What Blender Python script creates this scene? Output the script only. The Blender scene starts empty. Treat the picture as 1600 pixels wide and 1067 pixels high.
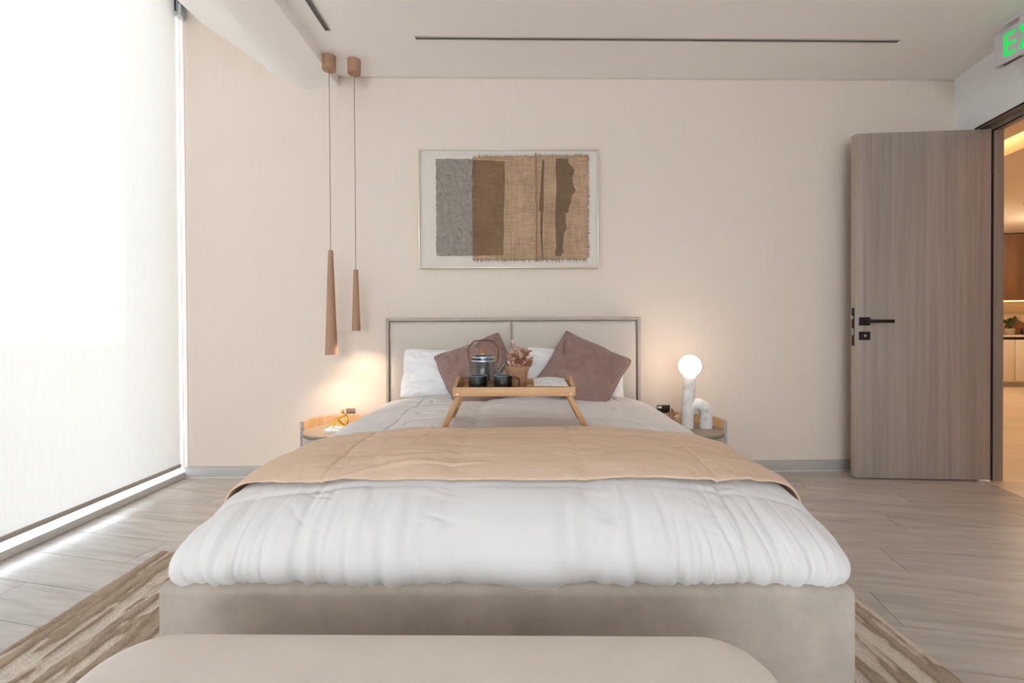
import bpy, bmesh, math, random
import numpy as np
from mathutils import Vector, Matrix

random.seed(7)
rng = np.random.RandomState(11)
scene = bpy.context.scene
COL = scene.collection

# ------------------------------------------------------------------ camera
CAM_H = 1.05
yaw, pitch, roll = math.radians(0.85), math.radians(-0.5), math.radians(0.30)
fw = Vector((-math.sin(yaw) * math.cos(pitch), math.cos(yaw) * math.cos(pitch), math.sin(pitch)))
rt = Vector((math.cos(yaw), math.sin(yaw), 0))
up = rt.cross(fw)
r2 = rt * math.cos(roll) - up * math.sin(roll)
u2 = rt * math.sin(roll) + up * math.cos(roll)
cd = bpy.data.cameras.new('camera')
cd.sensor_width = 36.0
cd.sensor_fit = 'HORIZONTAL'
cd.lens = 711.0 / 1600.0 * 36.0
cd.shift_y = -17.3 / 1600.0
cd.clip_start = 0.02
cam = bpy.data.objects.new('camera', cd)
COL.objects.link(cam)
cam.matrix_world = Matrix(((r2.x, u2.x, -fw.x, 0), (r2.y, u2.y, -fw.y, 0), (r2.z, u2.z, -fw.z, CAM_H), (0, 0, 0, 1)))
scene.camera = cam

# ------------------------------------------------------------------ world, exposure
world = bpy.data.worlds.new('world')
scene.world = world
world.use_nodes = True
bg = world.node_tree.nodes['Background']
bg.inputs[0].default_value = (0.87, 0.955, 1.06, 1)
bg.inputs[1].default_value = 9.0
scene.view_settings.view_transform = 'Standard'
scene.view_settings.look = 'None'
scene.view_settings.exposure = 0.09
scene.view_settings.gamma = 1.0
scene.view_settings.use_curve_mapping = False
scene.cycles.use_adaptive_sampling = True
scene.cycles.adaptive_threshold = 0.015
scene.cycles.max_bounces = 9
scene.cycles.diffuse_bounces = 6
scene.cycles.glossy_bounces = 3
scene.cycles.transparent_max_bounces = 16
scene.cycles.caustics_reflective = False
scene.cycles.caustics_refractive = False
scene.cycles.sample_clamp_indirect = 6.0
BLIND_T = 0.09          # share of daylight the roller blind lets through
PENDANT_W = 12.0
GLOBE_E = 17.0
HALL_W = 60.0


# ------------------------------------------------------------------ materials
def srgb(h):
    h = h.lstrip('#')
    out = []
    for i in (0, 2, 4):
        c = int(h[i:i + 2], 16) / 255.0
        out.append(c / 12.92 if c <= 0.04045 else ((c + 0.055) / 1.055) ** 2.4)
    return tuple(out) + (1.0,)


def mul(c, k):
    return (c[0] * k, c[1] * k, c[2] * k, 1.0)


class NT:
    def __init__(self, name):
        self.m = bpy.data.materials.new(name)
        self.m.use_nodes = True
        self.t = self.m.node_tree
        self.n = self.t.nodes
        self.l = self.t.links
        self.b = self.n['Principled BSDF']
        self.out = self.n['Material Output']

    def add(self, typ, **kw):
        nd = self.n.new(typ)
        for k, v in kw.items():
            setattr(nd, k, v)
        return nd

    def coords(self, scale=(1, 1, 1), rand=False):
        tc = self.add('ShaderNodeTexCoord')
        mp = self.add('ShaderNodeMapping')
        mp.inputs['Scale'].default_value = scale
        src = tc.outputs['Object']
        if rand:
            oi = self.add('ShaderNodeObjectInfo')
            cmb = self.add('ShaderNodeVectorMath', operation='SCALE')
            cmb.inputs[0].default_value = (13.7, 7.1, 5.3)
            self.l.new(oi.outputs['Random'], cmb.inputs['Scale'])
            ad = self.add('ShaderNodeVectorMath', operation='ADD')
            self.l.new(src, ad.inputs[0])
            self.l.new(cmb.outputs[0], ad.inputs[1])
            src = ad.outputs[0]
        self.l.new(src, mp.inputs['Vector'])
        return mp.outputs[0]

    def noise(self, vec, scale=5, detail=4, rough=0.5, dist=0.0):
        nz = self.add('ShaderNodeTexNoise')
        nz.inputs['Scale'].default_value = scale
        nz.inputs['Detail'].default_value = detail
        nz.inputs['Roughness'].default_value = rough
        nz.inputs['Distortion'].default_value = dist
        self.l.new(vec, nz.inputs['Vector'])
        return nz.outputs['Fac']

    def ramp(self, fac, stops):
        r = self.add('ShaderNodeValToRGB')
        while len(r.color_ramp.elements) < len(stops):
            r.color_ramp.elements.new(0.5)
        for e, (p, c) in zip(r.color_ramp.elements, stops):
            e.position = p
            e.color = c
        self.l.new(fac, r.inputs[0])
        return r.outputs[0]

    def mixf(self, a, b, f=0.5, blend='MIX'):
        m = self.add('ShaderNodeMix', data_type='RGBA', blend_type=blend)
        for sock, v in ((m.inputs[6], a), (m.inputs[7], b), (m.inputs[0], f)):
            if hasattr(v, 'is_linked') or hasattr(v, 'links'):
                self.l.new(v, sock)
            else:
                sock.default_value = v
        return m.outputs[2]

    def color(self, s):
        if isinstance(s, tuple):
            self.b.inputs['Base Color'].default_value = s
        else:
            self.l.new(s, self.b.inputs['Base Color'])

    def bump(self, h, strength=0.3, dist=0.002):
        b = self.add('ShaderNodeBump')
        b.inputs['Strength'].default_value = strength
        b.inputs['Distance'].default_value = dist
        self.l.new(h, b.inputs['Height'])
        self.l.new(b.outputs[0], self.b.inputs['Normal'])

    def set(self, **kw):
        for k, v in kw.items():
            self.b.inputs[k.replace('_', ' ')].default_value = v
        return self


def plain(name, col, rough=0.5, metal=0.0, var=0.06, scale=30, bump=0.0, **kw):
    t = NT(name)
    v = t.coords()
    n = t.noise(v, scale, 3)
    t.color(t.ramp(n, [(0.3, mul(col, 1 - var)), (0.7, mul(col, 1 + var))]))
    t.set(Roughness=rough, Metallic=metal, **kw)
    if bump:
        t.bump(n, bump, 0.002)
    return t.m


def wood(name, dark, light, grain=(60, 60, 2), rough=0.45, rand=False, knots=True, bump=0.08):
    t = NT(name)
    v = t.coords(grain, rand)
    n1 = t.noise(v, 1.0, 6, 0.65, 0.4)
    v2 = t.coords(tuple(g * 0.22 for g in grain), rand)
    n2 = t.noise(v2, 1.0, 3, 0.5, 1.2)
    c1 = t.ramp(n1, [(0.3, dark), (0.72, light)])
    c2 = t.ramp(n2, [(0.35, mul(dark, 0.93)), (0.65, light)])
    t.color(t.mixf(c1, c2, 0.4))
    t.set(Roughness=rough)
    t.bump(n1, bump, 0.001)
    return t.m


def emis(name, col, strength):
    t = NT(name)
    t.b.inputs['Base Color'].default_value = col
    t.b.inputs['Emission Color'].default_value = col
    t.b.inputs['Emission Strength'].default_value = strength
    return t.m


def clear(name, tint, gloss_rough=0.02, ior=1.45):
    """thin glass: tinted see-through with a fresnel reflection"""
    t = NT(name)
    tr = t.add('ShaderNodeBsdfTransparent')
    tr.inputs[0].default_value = tint
    gl = t.add('ShaderNodeBsdfGlossy')
    gl.inputs['Roughness'].default_value = gloss_rough
    fc = t.add('ShaderNodeLayerWeight')
    fc.inputs[0].default_value = 0.5
    pw = t.add('ShaderNodeMath', operation='POWER')
    pw.inputs[1].default_value = 4.0
    t.l.new(fc.outputs['Facing'], pw.inputs[0])
    lw = t.add('ShaderNodeMath', operation='MULTIPLY_ADD')
    lw.inputs[1].default_value = 0.55
    lw.inputs[2].default_value = 0.04
    t.l.new(pw.outputs[0], lw.inputs[0])
    mx = t.add('ShaderNodeMixShader')
    t.l.new(lw.outputs[0], mx.inputs[0])
    t.l.new(tr.outputs[0], mx.inputs[1])
    t.l.new(gl.outputs[0], mx.inputs[2])
    t.l.new(mx.outputs[0], t.out.inputs[0])
    return t.m


M = {}


def mk_materials():
    # wallpaper: fine vertical linen streaks
    t = NT('wallpaper')
    v = t.coords((220, 220, 3.0))
    n = t.noise(v, 1.0, 3, 0.6)
    v2 = t.coords((60, 60, 30))
    n2 = t.noise(v2, 1.0, 4, 0.6)
    base = srgb('e2d3c5')
    c = t.ramp(n, [(0.25, mul(base, 0.955)), (0.75, mul(base, 1.03))])
    c2 = t.ramp(n2, [(0.3, mul(base, 0.97)), (0.7, mul(base, 1.02))])
    t.color(t.mixf(c, c2, 0.4))
    t.set(Roughness=0.8)
    t.bump(n, 0.12, 0.001)
    M['wallpaper'] = t.m
    M['white_paint'] = plain('white_paint', srgb('f2f2f2'), 0.7, var=0.01, scale=3)
    M['ceiling_paint'] = plain('ceiling_paint', srgb('f5f2ef'), 0.75, var=0.01, scale=2)
    M['shadow_line_grey'] = plain('shadow_line_grey', srgb('cfc4b8'), 0.7, var=0.01)
    M['grout'] = plain('grout', srgb('6b6056'), 0.9)
    # wood-look floor planks
    t = NT('plank')
    v = t.coords((2.2, 26, 26), True)
    n = t.noise(v, 1.0, 6, 0.62, 0.8)
    v2 = t.coords((1.1, 7, 7), True)
    n2 = t.noise(v2, 1.0, 4, 0.55, 1.6)
    v3 = t.coords((5, 160, 160), True)
    n3 = t.noise(v3, 1.0, 2, 0.5)
    c1 = t.ramp(n, [(0.28, srgb('a9a098')), (0.55, srgb('c6bdb5')), (0.8, srgb('d2cac3'))])
    c2 = t.ramp(n2, [(0.3, srgb('b0a79e')), (0.7, srgb('cfc6bd'))])
    c3 = t.ramp(n3, [(0.3, (0.90, 0.90, 0.90, 1)), (0.6, (1, 1, 1, 1))])
    cc = t.mixf(c1, c2, 0.45)
    cc = t.mixf(cc, c3, 0.8, 'MULTIPLY')
    oi = t.add('ShaderNodeObjectInfo')
    tone = t.ramp(oi.outputs['Random'], [(0, (0.93, 0.93, 0.93, 1)), (1, (1.0, 1.0, 1.0, 1))])
    t.color(t.mixf(cc, tone, 1.0, 'MULTIPLY'))
    t.set(Roughness=0.27)
    t.bump(n, 0.06, 0.001)
    M['plank'] = t.m
    M['hall_floor'] = wood('hall_floor', srgb('c9b298'), srgb('e2d0b8'), (2, 20, 20), 0.4)
    M['baseboard'] = wood('baseboard', srgb('a39d97'), srgb('bdb7b0'), (2.5, 30, 40), 0.5)
    M['caulk'] = plain('caulk', srgb('dedbd6'), 0.7)
    M['door_wood'] = wood('door_wood', srgb('8e8078'), srgb('ab9d93'), (42, 42, 0.9), 0.5)
    M['door_edge'] = wood('door_edge', srgb('ab9a8c'), srgb('bcab9c'), (40, 40, 1), 0.5)
    M['frame_wood'] = wood('frame_wood', srgb('82756d'), srgb('9b8d83'), (40, 40, 1.2), 0.5)
    M['black'] = plain('black_metal', srgb('1b1b1c'), 0.4, 0.3)
    M['black_rubber'] = plain('black_rubber', srgb('191716'), 0.8)
    M['steel'] = plain('steel', srgb('b9bcbf'), 0.3, 1.0)
    M['grey_metal'] = plain('grey_metal', srgb('b4bbc0'), 0.35, 0.8, var=0.2, scale=60)
    M['alu'] = plain('painted_alu', srgb('d9d8d5'), 0.4, 0.0, var=0.01)
    M['bar_grey'] = plain('bar_grey', srgb('b4aca4'), 0.5, 0.2, var=0.01)
    # roller blind
    t = NT('blind_fabric')
    v = t.coords((300, 220, 14))
    n = t.noise(v, 1.0, 3, 0.6)
    cr = t.ramp(n, [(0.3, mul(srgb('f5f4f1'), 0.97)), (0.7, srgb('f7f6f3'))])
    df = t.add('ShaderNodeBsdfDiffuse')
    tl = t.add('ShaderNodeBsdfTranslucent')
    tp = t.add('ShaderNodeBsdfTransparent')
    t.l.new(cr, df.inputs[0])
    t.l.new(cr, tl.inputs[0])
    m1 = t.add('ShaderNodeMixShader')
    m1.inputs[0].default_value = BLIND_T
    t.l.new(df.outputs[0], m1.inputs[1])
    t.l.new(tl.outputs[0], m1.inputs[2])
    m2 = t.add('ShaderNodeMixShader')
    m2.inputs[0].default_value = 0.02
    t.l.new(m1.outputs[0], m2.inputs[1])
    t.l.new(tp.outputs[0], m2.inputs[2])
    t.l.new(m2.outputs[0], t.out.inputs[0])
    M['blind'] = t.m
    M['window_glass'] = clear('window_glass', (0.95, 0.96, 0.96, 1))
    M['ground'] = plain('terrace_ground', srgb('d8d0c2'), 0.8, var=0.15, scale=1.2)
    # fabrics
    def fabric(name, col, var, scale, rough=0.9, sheen=0.3, bs=0.15, weave=700, second=None):
        t = NT(name)
        v = t.coords()
        n = t.noise(v, scale, 5, 0.6)
        n2 = t.noise(v, weave, 2)
        c = t.ramp(n, [(0.3, mul(col, 1 - var)), (0.7, mul(col, 1 + var))])
        t.color(t.mixf(c, t.ramp(n2, [(0.3, mul(col, 0.93)), (0.7, mul(col, 1.06))]), 0.35))
        t.set(Roughness=rough)
        t.b.inputs['Sheen Weight'].default_value = sheen
        t.b.inputs['Sheen Roughness'].default_value = 0.4
        t.bump(n2, bs, 0.0008)
        return t.m
    M['velvet_taupe'] = fabric('velvet_taupe', srgb('b3a79b'), 0.20, 11, 0.85, 0.25)
    M['linen_panel'] = fabric('linen_panel', srgb('cabfb3'), 0.04, 60, 0.9, 0.15, 0.3, 450)
    M['duvet'] = fabric('duvet_cotton', srgb('e0dbd8'), 0.006, 8, 0.85, 0.1, 0.05)
    M['pillow'] = fabric('pillow_cotton', srgb('ebe8e6'), 0.006, 8, 0.85, 0.1, 0.05)
    M['mauve'] = fabric('mauve_velvet', srgb('8c6e64'), 0.10, 18, 0.6, 0.35)
    M['mauve_pipe'] = fabric('mauve_piping', srgb('74584f'), 0.05, 18, 0.6, 0.3)
    M['bench'] = fabric('bench_fabric', srgb('dccfc3'), 0.04, 9, 0.7, 0.25, 0.08, 300)
    # runner: woven, horizontal streaks
    t = NT('runner_weave')
    v = t.coords((12, 260, 260))
    n = t.noise(v, 1.0, 3, 0.6)
    n2 = t.noise(t.coords((300, 40, 40)), 1.0, 2)
    base = srgb('ddc0a6')
    c = t.ramp(n, [(0.3, mul(base, 0.9)), (0.7, mul(base, 1.08))])
    c2 = t.ramp(n2, [(0.3, mul(base, 0.94)), (0.7, mul(base, 1.05))])
    t.color(t.mixf(c, c2, 0.4))
    t.set(Roughness=0.9)
    t.bump(n, 0.2, 0.001)
    M['runner'] = t.m
    # rug
    t = NT('rug_pile')
    at = t.add('ShaderNodeAttribute', attribute_name='tuft')
    n2 = t.noise(t.coords(), 130, 3, 0.7)
    c = t.ramp(at.outputs['Fac'], [(0.15, srgb('dccfc0')), (0.42, srgb('d2c3b2')), (0.60, srgb('a18b75')), (0.9, srgb('b39f8a'))])
    c2 = t.ramp(n2, [(0.3, (0.72, 0.71, 0.70, 1)), (0.65, (1.06, 1.06, 1.06, 1))])
    t.color(t.mixf(c, c2, 0.85, 'MULTIPLY'))
    t.set(Roughness=0.95)
    t.bump(n2, 0.6, 0.006)
    M['rug'] = t.m
    # bamboo
    M['bamboo'] = wood('bamboo', srgb('b28455'), srgb('cfa274'), (2.5, 50, 50), 0.45)
    M['bamboo_y'] = wood('bamboo_y', srgb('b28455'), srgb('cfa274'), (50, 2.5, 50), 0.45)
    M['bamboo_leg'] = wood('bamboo_leg', srgb('a97747'), srgb('c49563'), (50, 50, 4), 0.45)
    M['terracotta'] = plain('terracotta', srgb('ab8469'), 0.65, var=0.04, scale=80, bump=0.05)
    M['cord'] = plain('cord', srgb('8b7866'), 0.7)
    M['warm_bulb'] = emis('warm_bulb', srgb('ffdcb4'), 12.0)
    M['globe'] = emis('globe_glass', srgb('ffe6cc'), GLOBE_E)
    # plaster lamp
    t = NT('plaster')
    n = t.noise(t.coords(), 22, 6, 0.65, 0.5)
    t.color(t.ramp(n, [(0.3, srgb('c9c4bf')), (0.5, srgb('e6e2de')), (0.75, srgb('efece9'))]))
    t.set(Roughness=0.75)
    t.bump(n, 0.4, 0.006)
    M['plaster'] = t.m
    M['oak'] = wood('oak', srgb('c79f74'), srgb('dfbd94'), (60, 60, 4), 0.5)
    M['ns_grey'] = plain('nightstand_lacquer', srgb('908577'), 0.45, var=0.02)
    M['ns_front'] = wood('nightstand_front', srgb('a89c8e'), srgb('c2b7aa'), (90, 90, 3), 0.5)
    M['ns_strip'] = plain('metal_strip', srgb('a79f98'), 0.3, 0.8, var=0.05)
    M['gold'] = plain('gold', srgb('e2b45c'), 0.22, 1.0, var=0.03)
    M['paper_white'] = plain('paper_white', srgb('efece6'), 0.6, var=0.02)
    M['brown_plate'] = plain('brown_plate', srgb('8b7468'), 0.4, 0.2)
    M['dark_plate'] = plain('dark_plate', srgb('35302f'), 0.35, 0.2)
    M['glass_smoke'] = clear('glass_smoke', (0.74, 0.79, 0.80, 1))
    M['glass_dark'] = clear('glass_dark', (0.58, 0.65, 0.67, 1))
    M['kraft'] = plain('kraft_pot', srgb('a57b57'), 0.85, var=0.06, scale=50, bump=0.1)
    M['soil'] = plain('dry_moss', srgb('6f4f38'), 0.95, var=0.3, scale=120)
    M['bronze'] = plain('bronze', srgb('6a4636'), 0.35, 0.7)
    M['knob_wood'] = plain('knob_wood', srgb('9a6230'), 0.4, var=0.1)
    M['dry_pink'] = plain('dry_pink', srgb('c08f7c'), 0.8, var=0.15, scale=60)
    M['dry_rust'] = plain('dry_rust', srgb('9d6248'), 0.8, var=0.2, scale=60)
    M['dry_cream'] = plain('dry_cream', srgb('dcc2ac'), 0.8, var=0.1, scale=60)
    # napkin: white with thin crossing lines
    t = NT('napkin')
    w = t.add('ShaderNodeTexVoronoi', feature='DISTANCE_TO_EDGE')
    w.inputs['Scale'].default_value = 16
    t.l.new(t.coords((1, 1, 0.2)), w.inputs['Vector'])
    t.color(t.ramp(w.outputs['Distance'], [(0.0, srgb('b9aa9c')), (0.03, srgb('e9e8e6'))]))
    t.set(Roughness=0.8)
    M['napkin'] = t.m
    # art
    M['art_frame'] = plain('art_frame', srgb('d8cbb8'), 0.35, 0.2, var=0.02)
    M['art_board'] = plain('art_board', srgb('d9d0c6'), 0.8, var=0.01)

    def burlap(name, col, contrast, sc=1.0):
        t = NT(name)
        a = t.noise(t.coords((14 * sc, 260, 260 * sc)), 1.0, 3, 0.7)
        b = t.noise(t.coords((260 * sc, 260, 14 * sc)), 1.0, 3, 0.7)
        ca = t.ramp(a, [(0.3, mul(col, 1 - contrast)), (0.7, mul(col, 1 + contrast))])
        cb = t.ramp(b, [(0.3, mul(col, 1 - contrast)), (0.7, mul(col, 1 + contrast))])
        big = t.noise(t.coords((5, 5, 5)), 1.0, 2)
        cc = t.mixf(ca, cb, 0.5)
        t.color(t.mixf(cc, t.ramp(big, [(0.3, (0.88, 0.87, 0.86, 1)), (0.7, (1.06, 1.06, 1.06, 1))]), 1.0, 'MULTIPLY'))
        t.set(Roughness=0.95)
        t.bump(a, 0.5, 0.002)
        return t.m
    M['burlap'] = burlap('burlap', srgb('b09277'), 0.48, 0.75)
    M['burlap_dark'] = burlap('burlap_dark', srgb('82664c'), 0.38, 0.75)
    M['burlap_torn'] = burlap('burlap_torn', srgb('786049'), 0.32, 0.75)
    M['thread'] = plain('thread', srgb('a07a5e'), 0.9)
    M['art_grey'] = plain('art_grey', srgb('938b82'), 0.85, var=0.10, scale=40, bump=0.4)
    # exit sign
    M['sign_white'] = plain('sign_white', srgb('d6d2d6'), 0.45, var=0.01)
    M['sign_green'] = emis('sign_green', (0.0, 0.72, 0.10, 1), 0.55)
    M['slot_dark'] = plain('slot_dark', srgb('5c5a58'), 0.6)
    # kitchen
    M['walnut'] = wood('walnut', srgb('5a3d27'), srgb('7a563a'), (40, 40, 2), 0.5)
    M['cream_lacquer'] = plain('cream_lacquer', srgb('e0d3c0'), 0.4, var=0.01)
    M['splash'] = wood('splash', srgb('bfa987'), srgb('d9c7a8'), (4, 4, 30), 0.4)
    M['worktop'] = plain('worktop', srgb('d8c9b4'), 0.3, var=0.03)
    M['led'] = emis('led', srgb('ffc98a'), 7.0)
    M['leaf'] = plain('leaf', srgb('3d4a2c'), 0.5, var=0.2)
    M['stone_pot'] = plain('stone_pot', srgb('a89a86'), 0.8)
    M['board_wood'] = wood('board_wood', srgb('6a4426'), srgb('875c38'), (40, 40, 3), 0.5)
    M['dark_jar'] = plain('dark_jar', srgb('2a2522'), 0.2)
    M['hall_paint'] = plain('hall_paint', srgb('e6dccd'), 0.8, var=0.01)


mk_materials()


# ------------------------------------------------------------------ mesh helpers
class MB:
    def __init__(self):
        self.v, self.f = [], []

    def add(self, vs, fs):
        o = len(self.v)
        self.v += [tuple(p) for p in vs]
        self.f += [tuple(i + o for i in f) for f in fs]
        return self

    def box(self, x0, x1, y0, y1, z0, z1):
        vs = [(x0, y0, z0), (x1, y0, z0), (x1, y1, z0), (x0, y1, z0), (x0, y0, z1), (x1, y0, z1), (x1, y1, z1), (x0, y1, z1)]
        return self.add(vs, [(3, 2, 1, 0), (4, 5, 6, 7), (0, 1, 5, 4), (1, 2, 6, 5), (2, 3, 7, 6), (3, 0, 4, 7)])

    def prism(self, poly, z0, z1):
        n = len(poly)
        vs = [(x, y, z0) for x, y in poly] + [(x, y, z1) for x, y in poly]
        fs = [tuple(range(n - 1, -1, -1)), tuple(range(n, 2 * n))]
        fs += [(i, (i + 1) % n, n + (i + 1) % n, n + i) for i in range(n)]
        return self.add(vs, fs)

    def prism_y(self, poly, y0, y1):
        """poly in (x,z), counter-clockwise seen from -y"""
        n = len(poly)
        vs = [(x, y0, z) for x, z in poly] + [(x, y1, z) for x, z in poly]
        fs = [tuple(range(n)), tuple(range(2 * n - 1, n - 1, -1))]
        fs += [((i + 1) % n, i, n + i, n + (i + 1) % n) for i in range(n)]
        return self.add(vs, fs)

    def rings(self, rings, cap0=True, cap1=True):
        n = len(rings[0])
        vs = [p for r in rings for p in r]
        fs = []
        for k in range(len(rings) - 1):
            for i in range(n):
                j = (i + 1) % n
                fs.append((k * n + i, k * n + j, (k + 1) * n + j, (k + 1) * n + i))
        if cap0:
            fs.append(tuple(range(n - 1, -1, -1)))
        if cap1:
            b = (len(rings) - 1) * n
            fs.append(tuple(range(b, b + n)))
        return self.add(vs, fs)

    def lathe(self, prof, seg=32, c=(0, 0, 0), cap0=True, cap1=True):
        rs = []
        for r, z in prof:
            rs.append([(c[0] + r * math.cos(2 * math.pi * i / seg), c[1] + r * math.sin(2 * math.pi * i / seg), c[2] + z) for i in range(seg)])
        return self.rings(rs, cap0, cap1)

    def tube(self, path, rad, seg=10, caps=True):
        path = [Vector(p) for p in path]
        if not hasattr(rad, '__len__'):
            rad = [rad] * len(path)
        rs = []
        prev = None
        for i, p in enumerate(path):
            a = path[max(i - 1, 0)]
            b = path[min(i + 1, len(path) - 1)]
            t = (b - a).normalized()
            if prev is None:
                ref = Vector((0, 0, 1)) if abs(t.z) < 0.9 else Vector((1, 0, 0))
                nrm = (ref - t * ref.dot(t)).normalized()
            else:
                nrm = (prev - t * prev.dot(t)).normalized()
            prev = nrm
            bn = t.cross(nrm)
            rs.append([p + (nrm * math.cos(2 * math.pi * k / seg) + bn * math.sin(2 * math.pi * k / seg)) * rad[i] for k in range(seg)])
        return self.rings(rs, caps, caps)

    def closed_tube(self, path, rad, seg=8):
        path = [Vector(p) for p in path]
        n = len(path)
        rs = []
        prev = None
        for i, p in enumerate(path):
            t = (path[(i + 1) % n] - path[i - 1]).normalized()
            if prev is None:
                ref = Vector((0, 1, 0)) if abs(t.y) < 0.9 else Vector((1, 0, 0))
                prev = ref
            nrm = (prev - t * prev.dot(t)).normalized()
            prev = nrm
            bn = t.cross(nrm)
            rs.append([p + (nrm * math.cos(2 * math.pi * k / seg) + bn * math.sin(2 * math.pi * k / seg)) * rad for k in range(seg)])
        rs.append(rs[0])
        return self.rings(rs, False, False)

    def grid(self, P):
        a, b = P.shape[:2]
        vs = P.reshape(-1, 3).tolist()
        fs = [(i * b + j, i * b + j + 1, (i + 1) * b + j + 1, (i + 1) * b + j) for i in range(a - 1) for j in range(b - 1)]
        return self.add(vs, fs)

    def build(self, name, mat, parent=None, smooth=False, bevel=0.0, seg=2, fix=True, angle=40):
        me = bpy.data.meshes.new(name)
        me.from_pydata(self.v, [], self.f)
        bm = bmesh.new()
        bm.from_mesh(me)
        if fix:
            bmesh.ops.recalc_face_normals(bm, faces=bm.faces)
        if bevel:
            es = [e for e in bm.edges if len(e.link_faces) == 2 and e.calc_face_angle(0) > math.radians(30)]
            bmesh.ops.bevel(bm, geom=es, offset=bevel, segments=seg, affect='EDGES', profile=0.5)
        bm.to_mesh(me)
        bm.free()
        me.materials.append(mat if not isinstance(mat, str) else M[mat])
        if smooth or bevel:
            for p in me.polygons:
                p.use_smooth = True
            me.set_sharp_from_angle(angle=math.radians(angle))
        o = bpy.data.objects.new(name, me)
        COL.objects.link(o)
        if parent is not None:
            o.parent = parent
        return o


def mb():
    return MB()


def thing(name, label, cat, loc=(0, 0, 0), rz=0.0, group=None):
    o = bpy.data.objects.new(name, None)
    o.empty_display_size = 0.05
    COL.objects.link(o)
    o.location = loc
    o.rotation_euler = (0, 0, rz)
    o['label'] = label
    o['category'] = cat
    if group:
        o['group'] = group
    return o


def tag(o, label, cat, group=None, kind=None):
    o['label'] = label
    o['category'] = cat
    if group:
        o['group'] = group
    if kind:
        o['kind'] = kind
    return o


def struct(o, label=None, cat=None):
    o['kind'] = 'structure'
    if label:
        o['label'] = label
    if cat:
        o['category'] = cat
    return o


def vnoise(x, y, seed=0):
    """smooth value noise, numpy arrays"""
    x = np.asarray(x, float)
    y = np.asarray(y, float)
    xi = np.floor(x).astype(int)
    yi = np.floor(y).astype(int)
    xf = x - xi
    yf = y - yi
    u = xf * xf * (3 - 2 * xf)
    v = yf * yf * (3 - 2 * yf)

    def hsh(a, b):
        n = (a * 374761393 + b * 668265263 + seed * 974711) & 0x7fffffff
        n = ((n ^ (n >> 13)) * 1274126177) & 0x7fffffff
        return ((n ^ (n >> 16)) & 0xffff) / 65535.0
    return (hsh(xi, yi) * (1 - u) + hsh(xi + 1, yi) * u) * (1 - v) + (hsh(xi, yi + 1) * (1 - u) + hsh(xi + 1, yi + 1) * u) * v - 0.5


def fbm(x, y, oct=4, seed=0):
    s = 0
    a = 1
    for k in range(oct):
        s = s + a * vnoise(x * 2 ** k, y * 2 ** k, seed + k)
        a *= 0.5
    return s


# ------------------------------------------------------------------ room shell
CEIL = 2.81
WB, WBS = 3.235, 0.034          # back wall: y = WB + WBS * x
def wall_y(x):
    return WB + WBS * x
WANG = math.atan(WBS)
XL = -2.345                     # inner line of the window wall
P0 = Vector((3.147, 3.342))     # back right corner
WD = Vector((-0.1944, -0.9809)) # direction of right wall, towards the viewer
WN = Vector((0.9809, -0.1944))  # outward normal of right wall
YR = -5.2                       # rear wall
YP = -1.6                       # single planks are laid up to here
RA = math.atan2(WN.y, WN.x)     # rotation of right wall frame (x = outward, y = -WD deeper)
XGL = -2.56
xr_rear = P0.x + WD.x * (P0.y - YR) / -WD.y

# floor: substrate + single planks, rows across, laid on the right wall's grid
room = [(XGL, YR), (xr_rear + 0.02, YR), (P0.x, P0.y), (XGL, wall_y(XGL))]
fl = mb().prism(room, -0.08, -0.006).build('floor', 'grout')
struct(fl, 'grey wood-look plank floor of the bedroom', 'floor')


def clip(poly, ax, ay, bx, by):
    """keep the part of poly left of the line a->b"""
    out = []
    n = len(poly)
    def side(p):
        return (bx - ax) * (p[1] - ay) - (by - ay) * (p[0] - ax)
    for i in range(n):
        p, q = poly[i], poly[(i + 1) % n]
        sp, sq = side(p), side(q)
        if sp >= 0:
            out.append(p)
        if (sp >= 0) != (sq >= 0):
            t = sp / (sp - sq)
            out.append((p[0] + (q[0] - p[0]) * t, p[1] + (q[1] - p[1]) * t))
    return out


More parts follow.
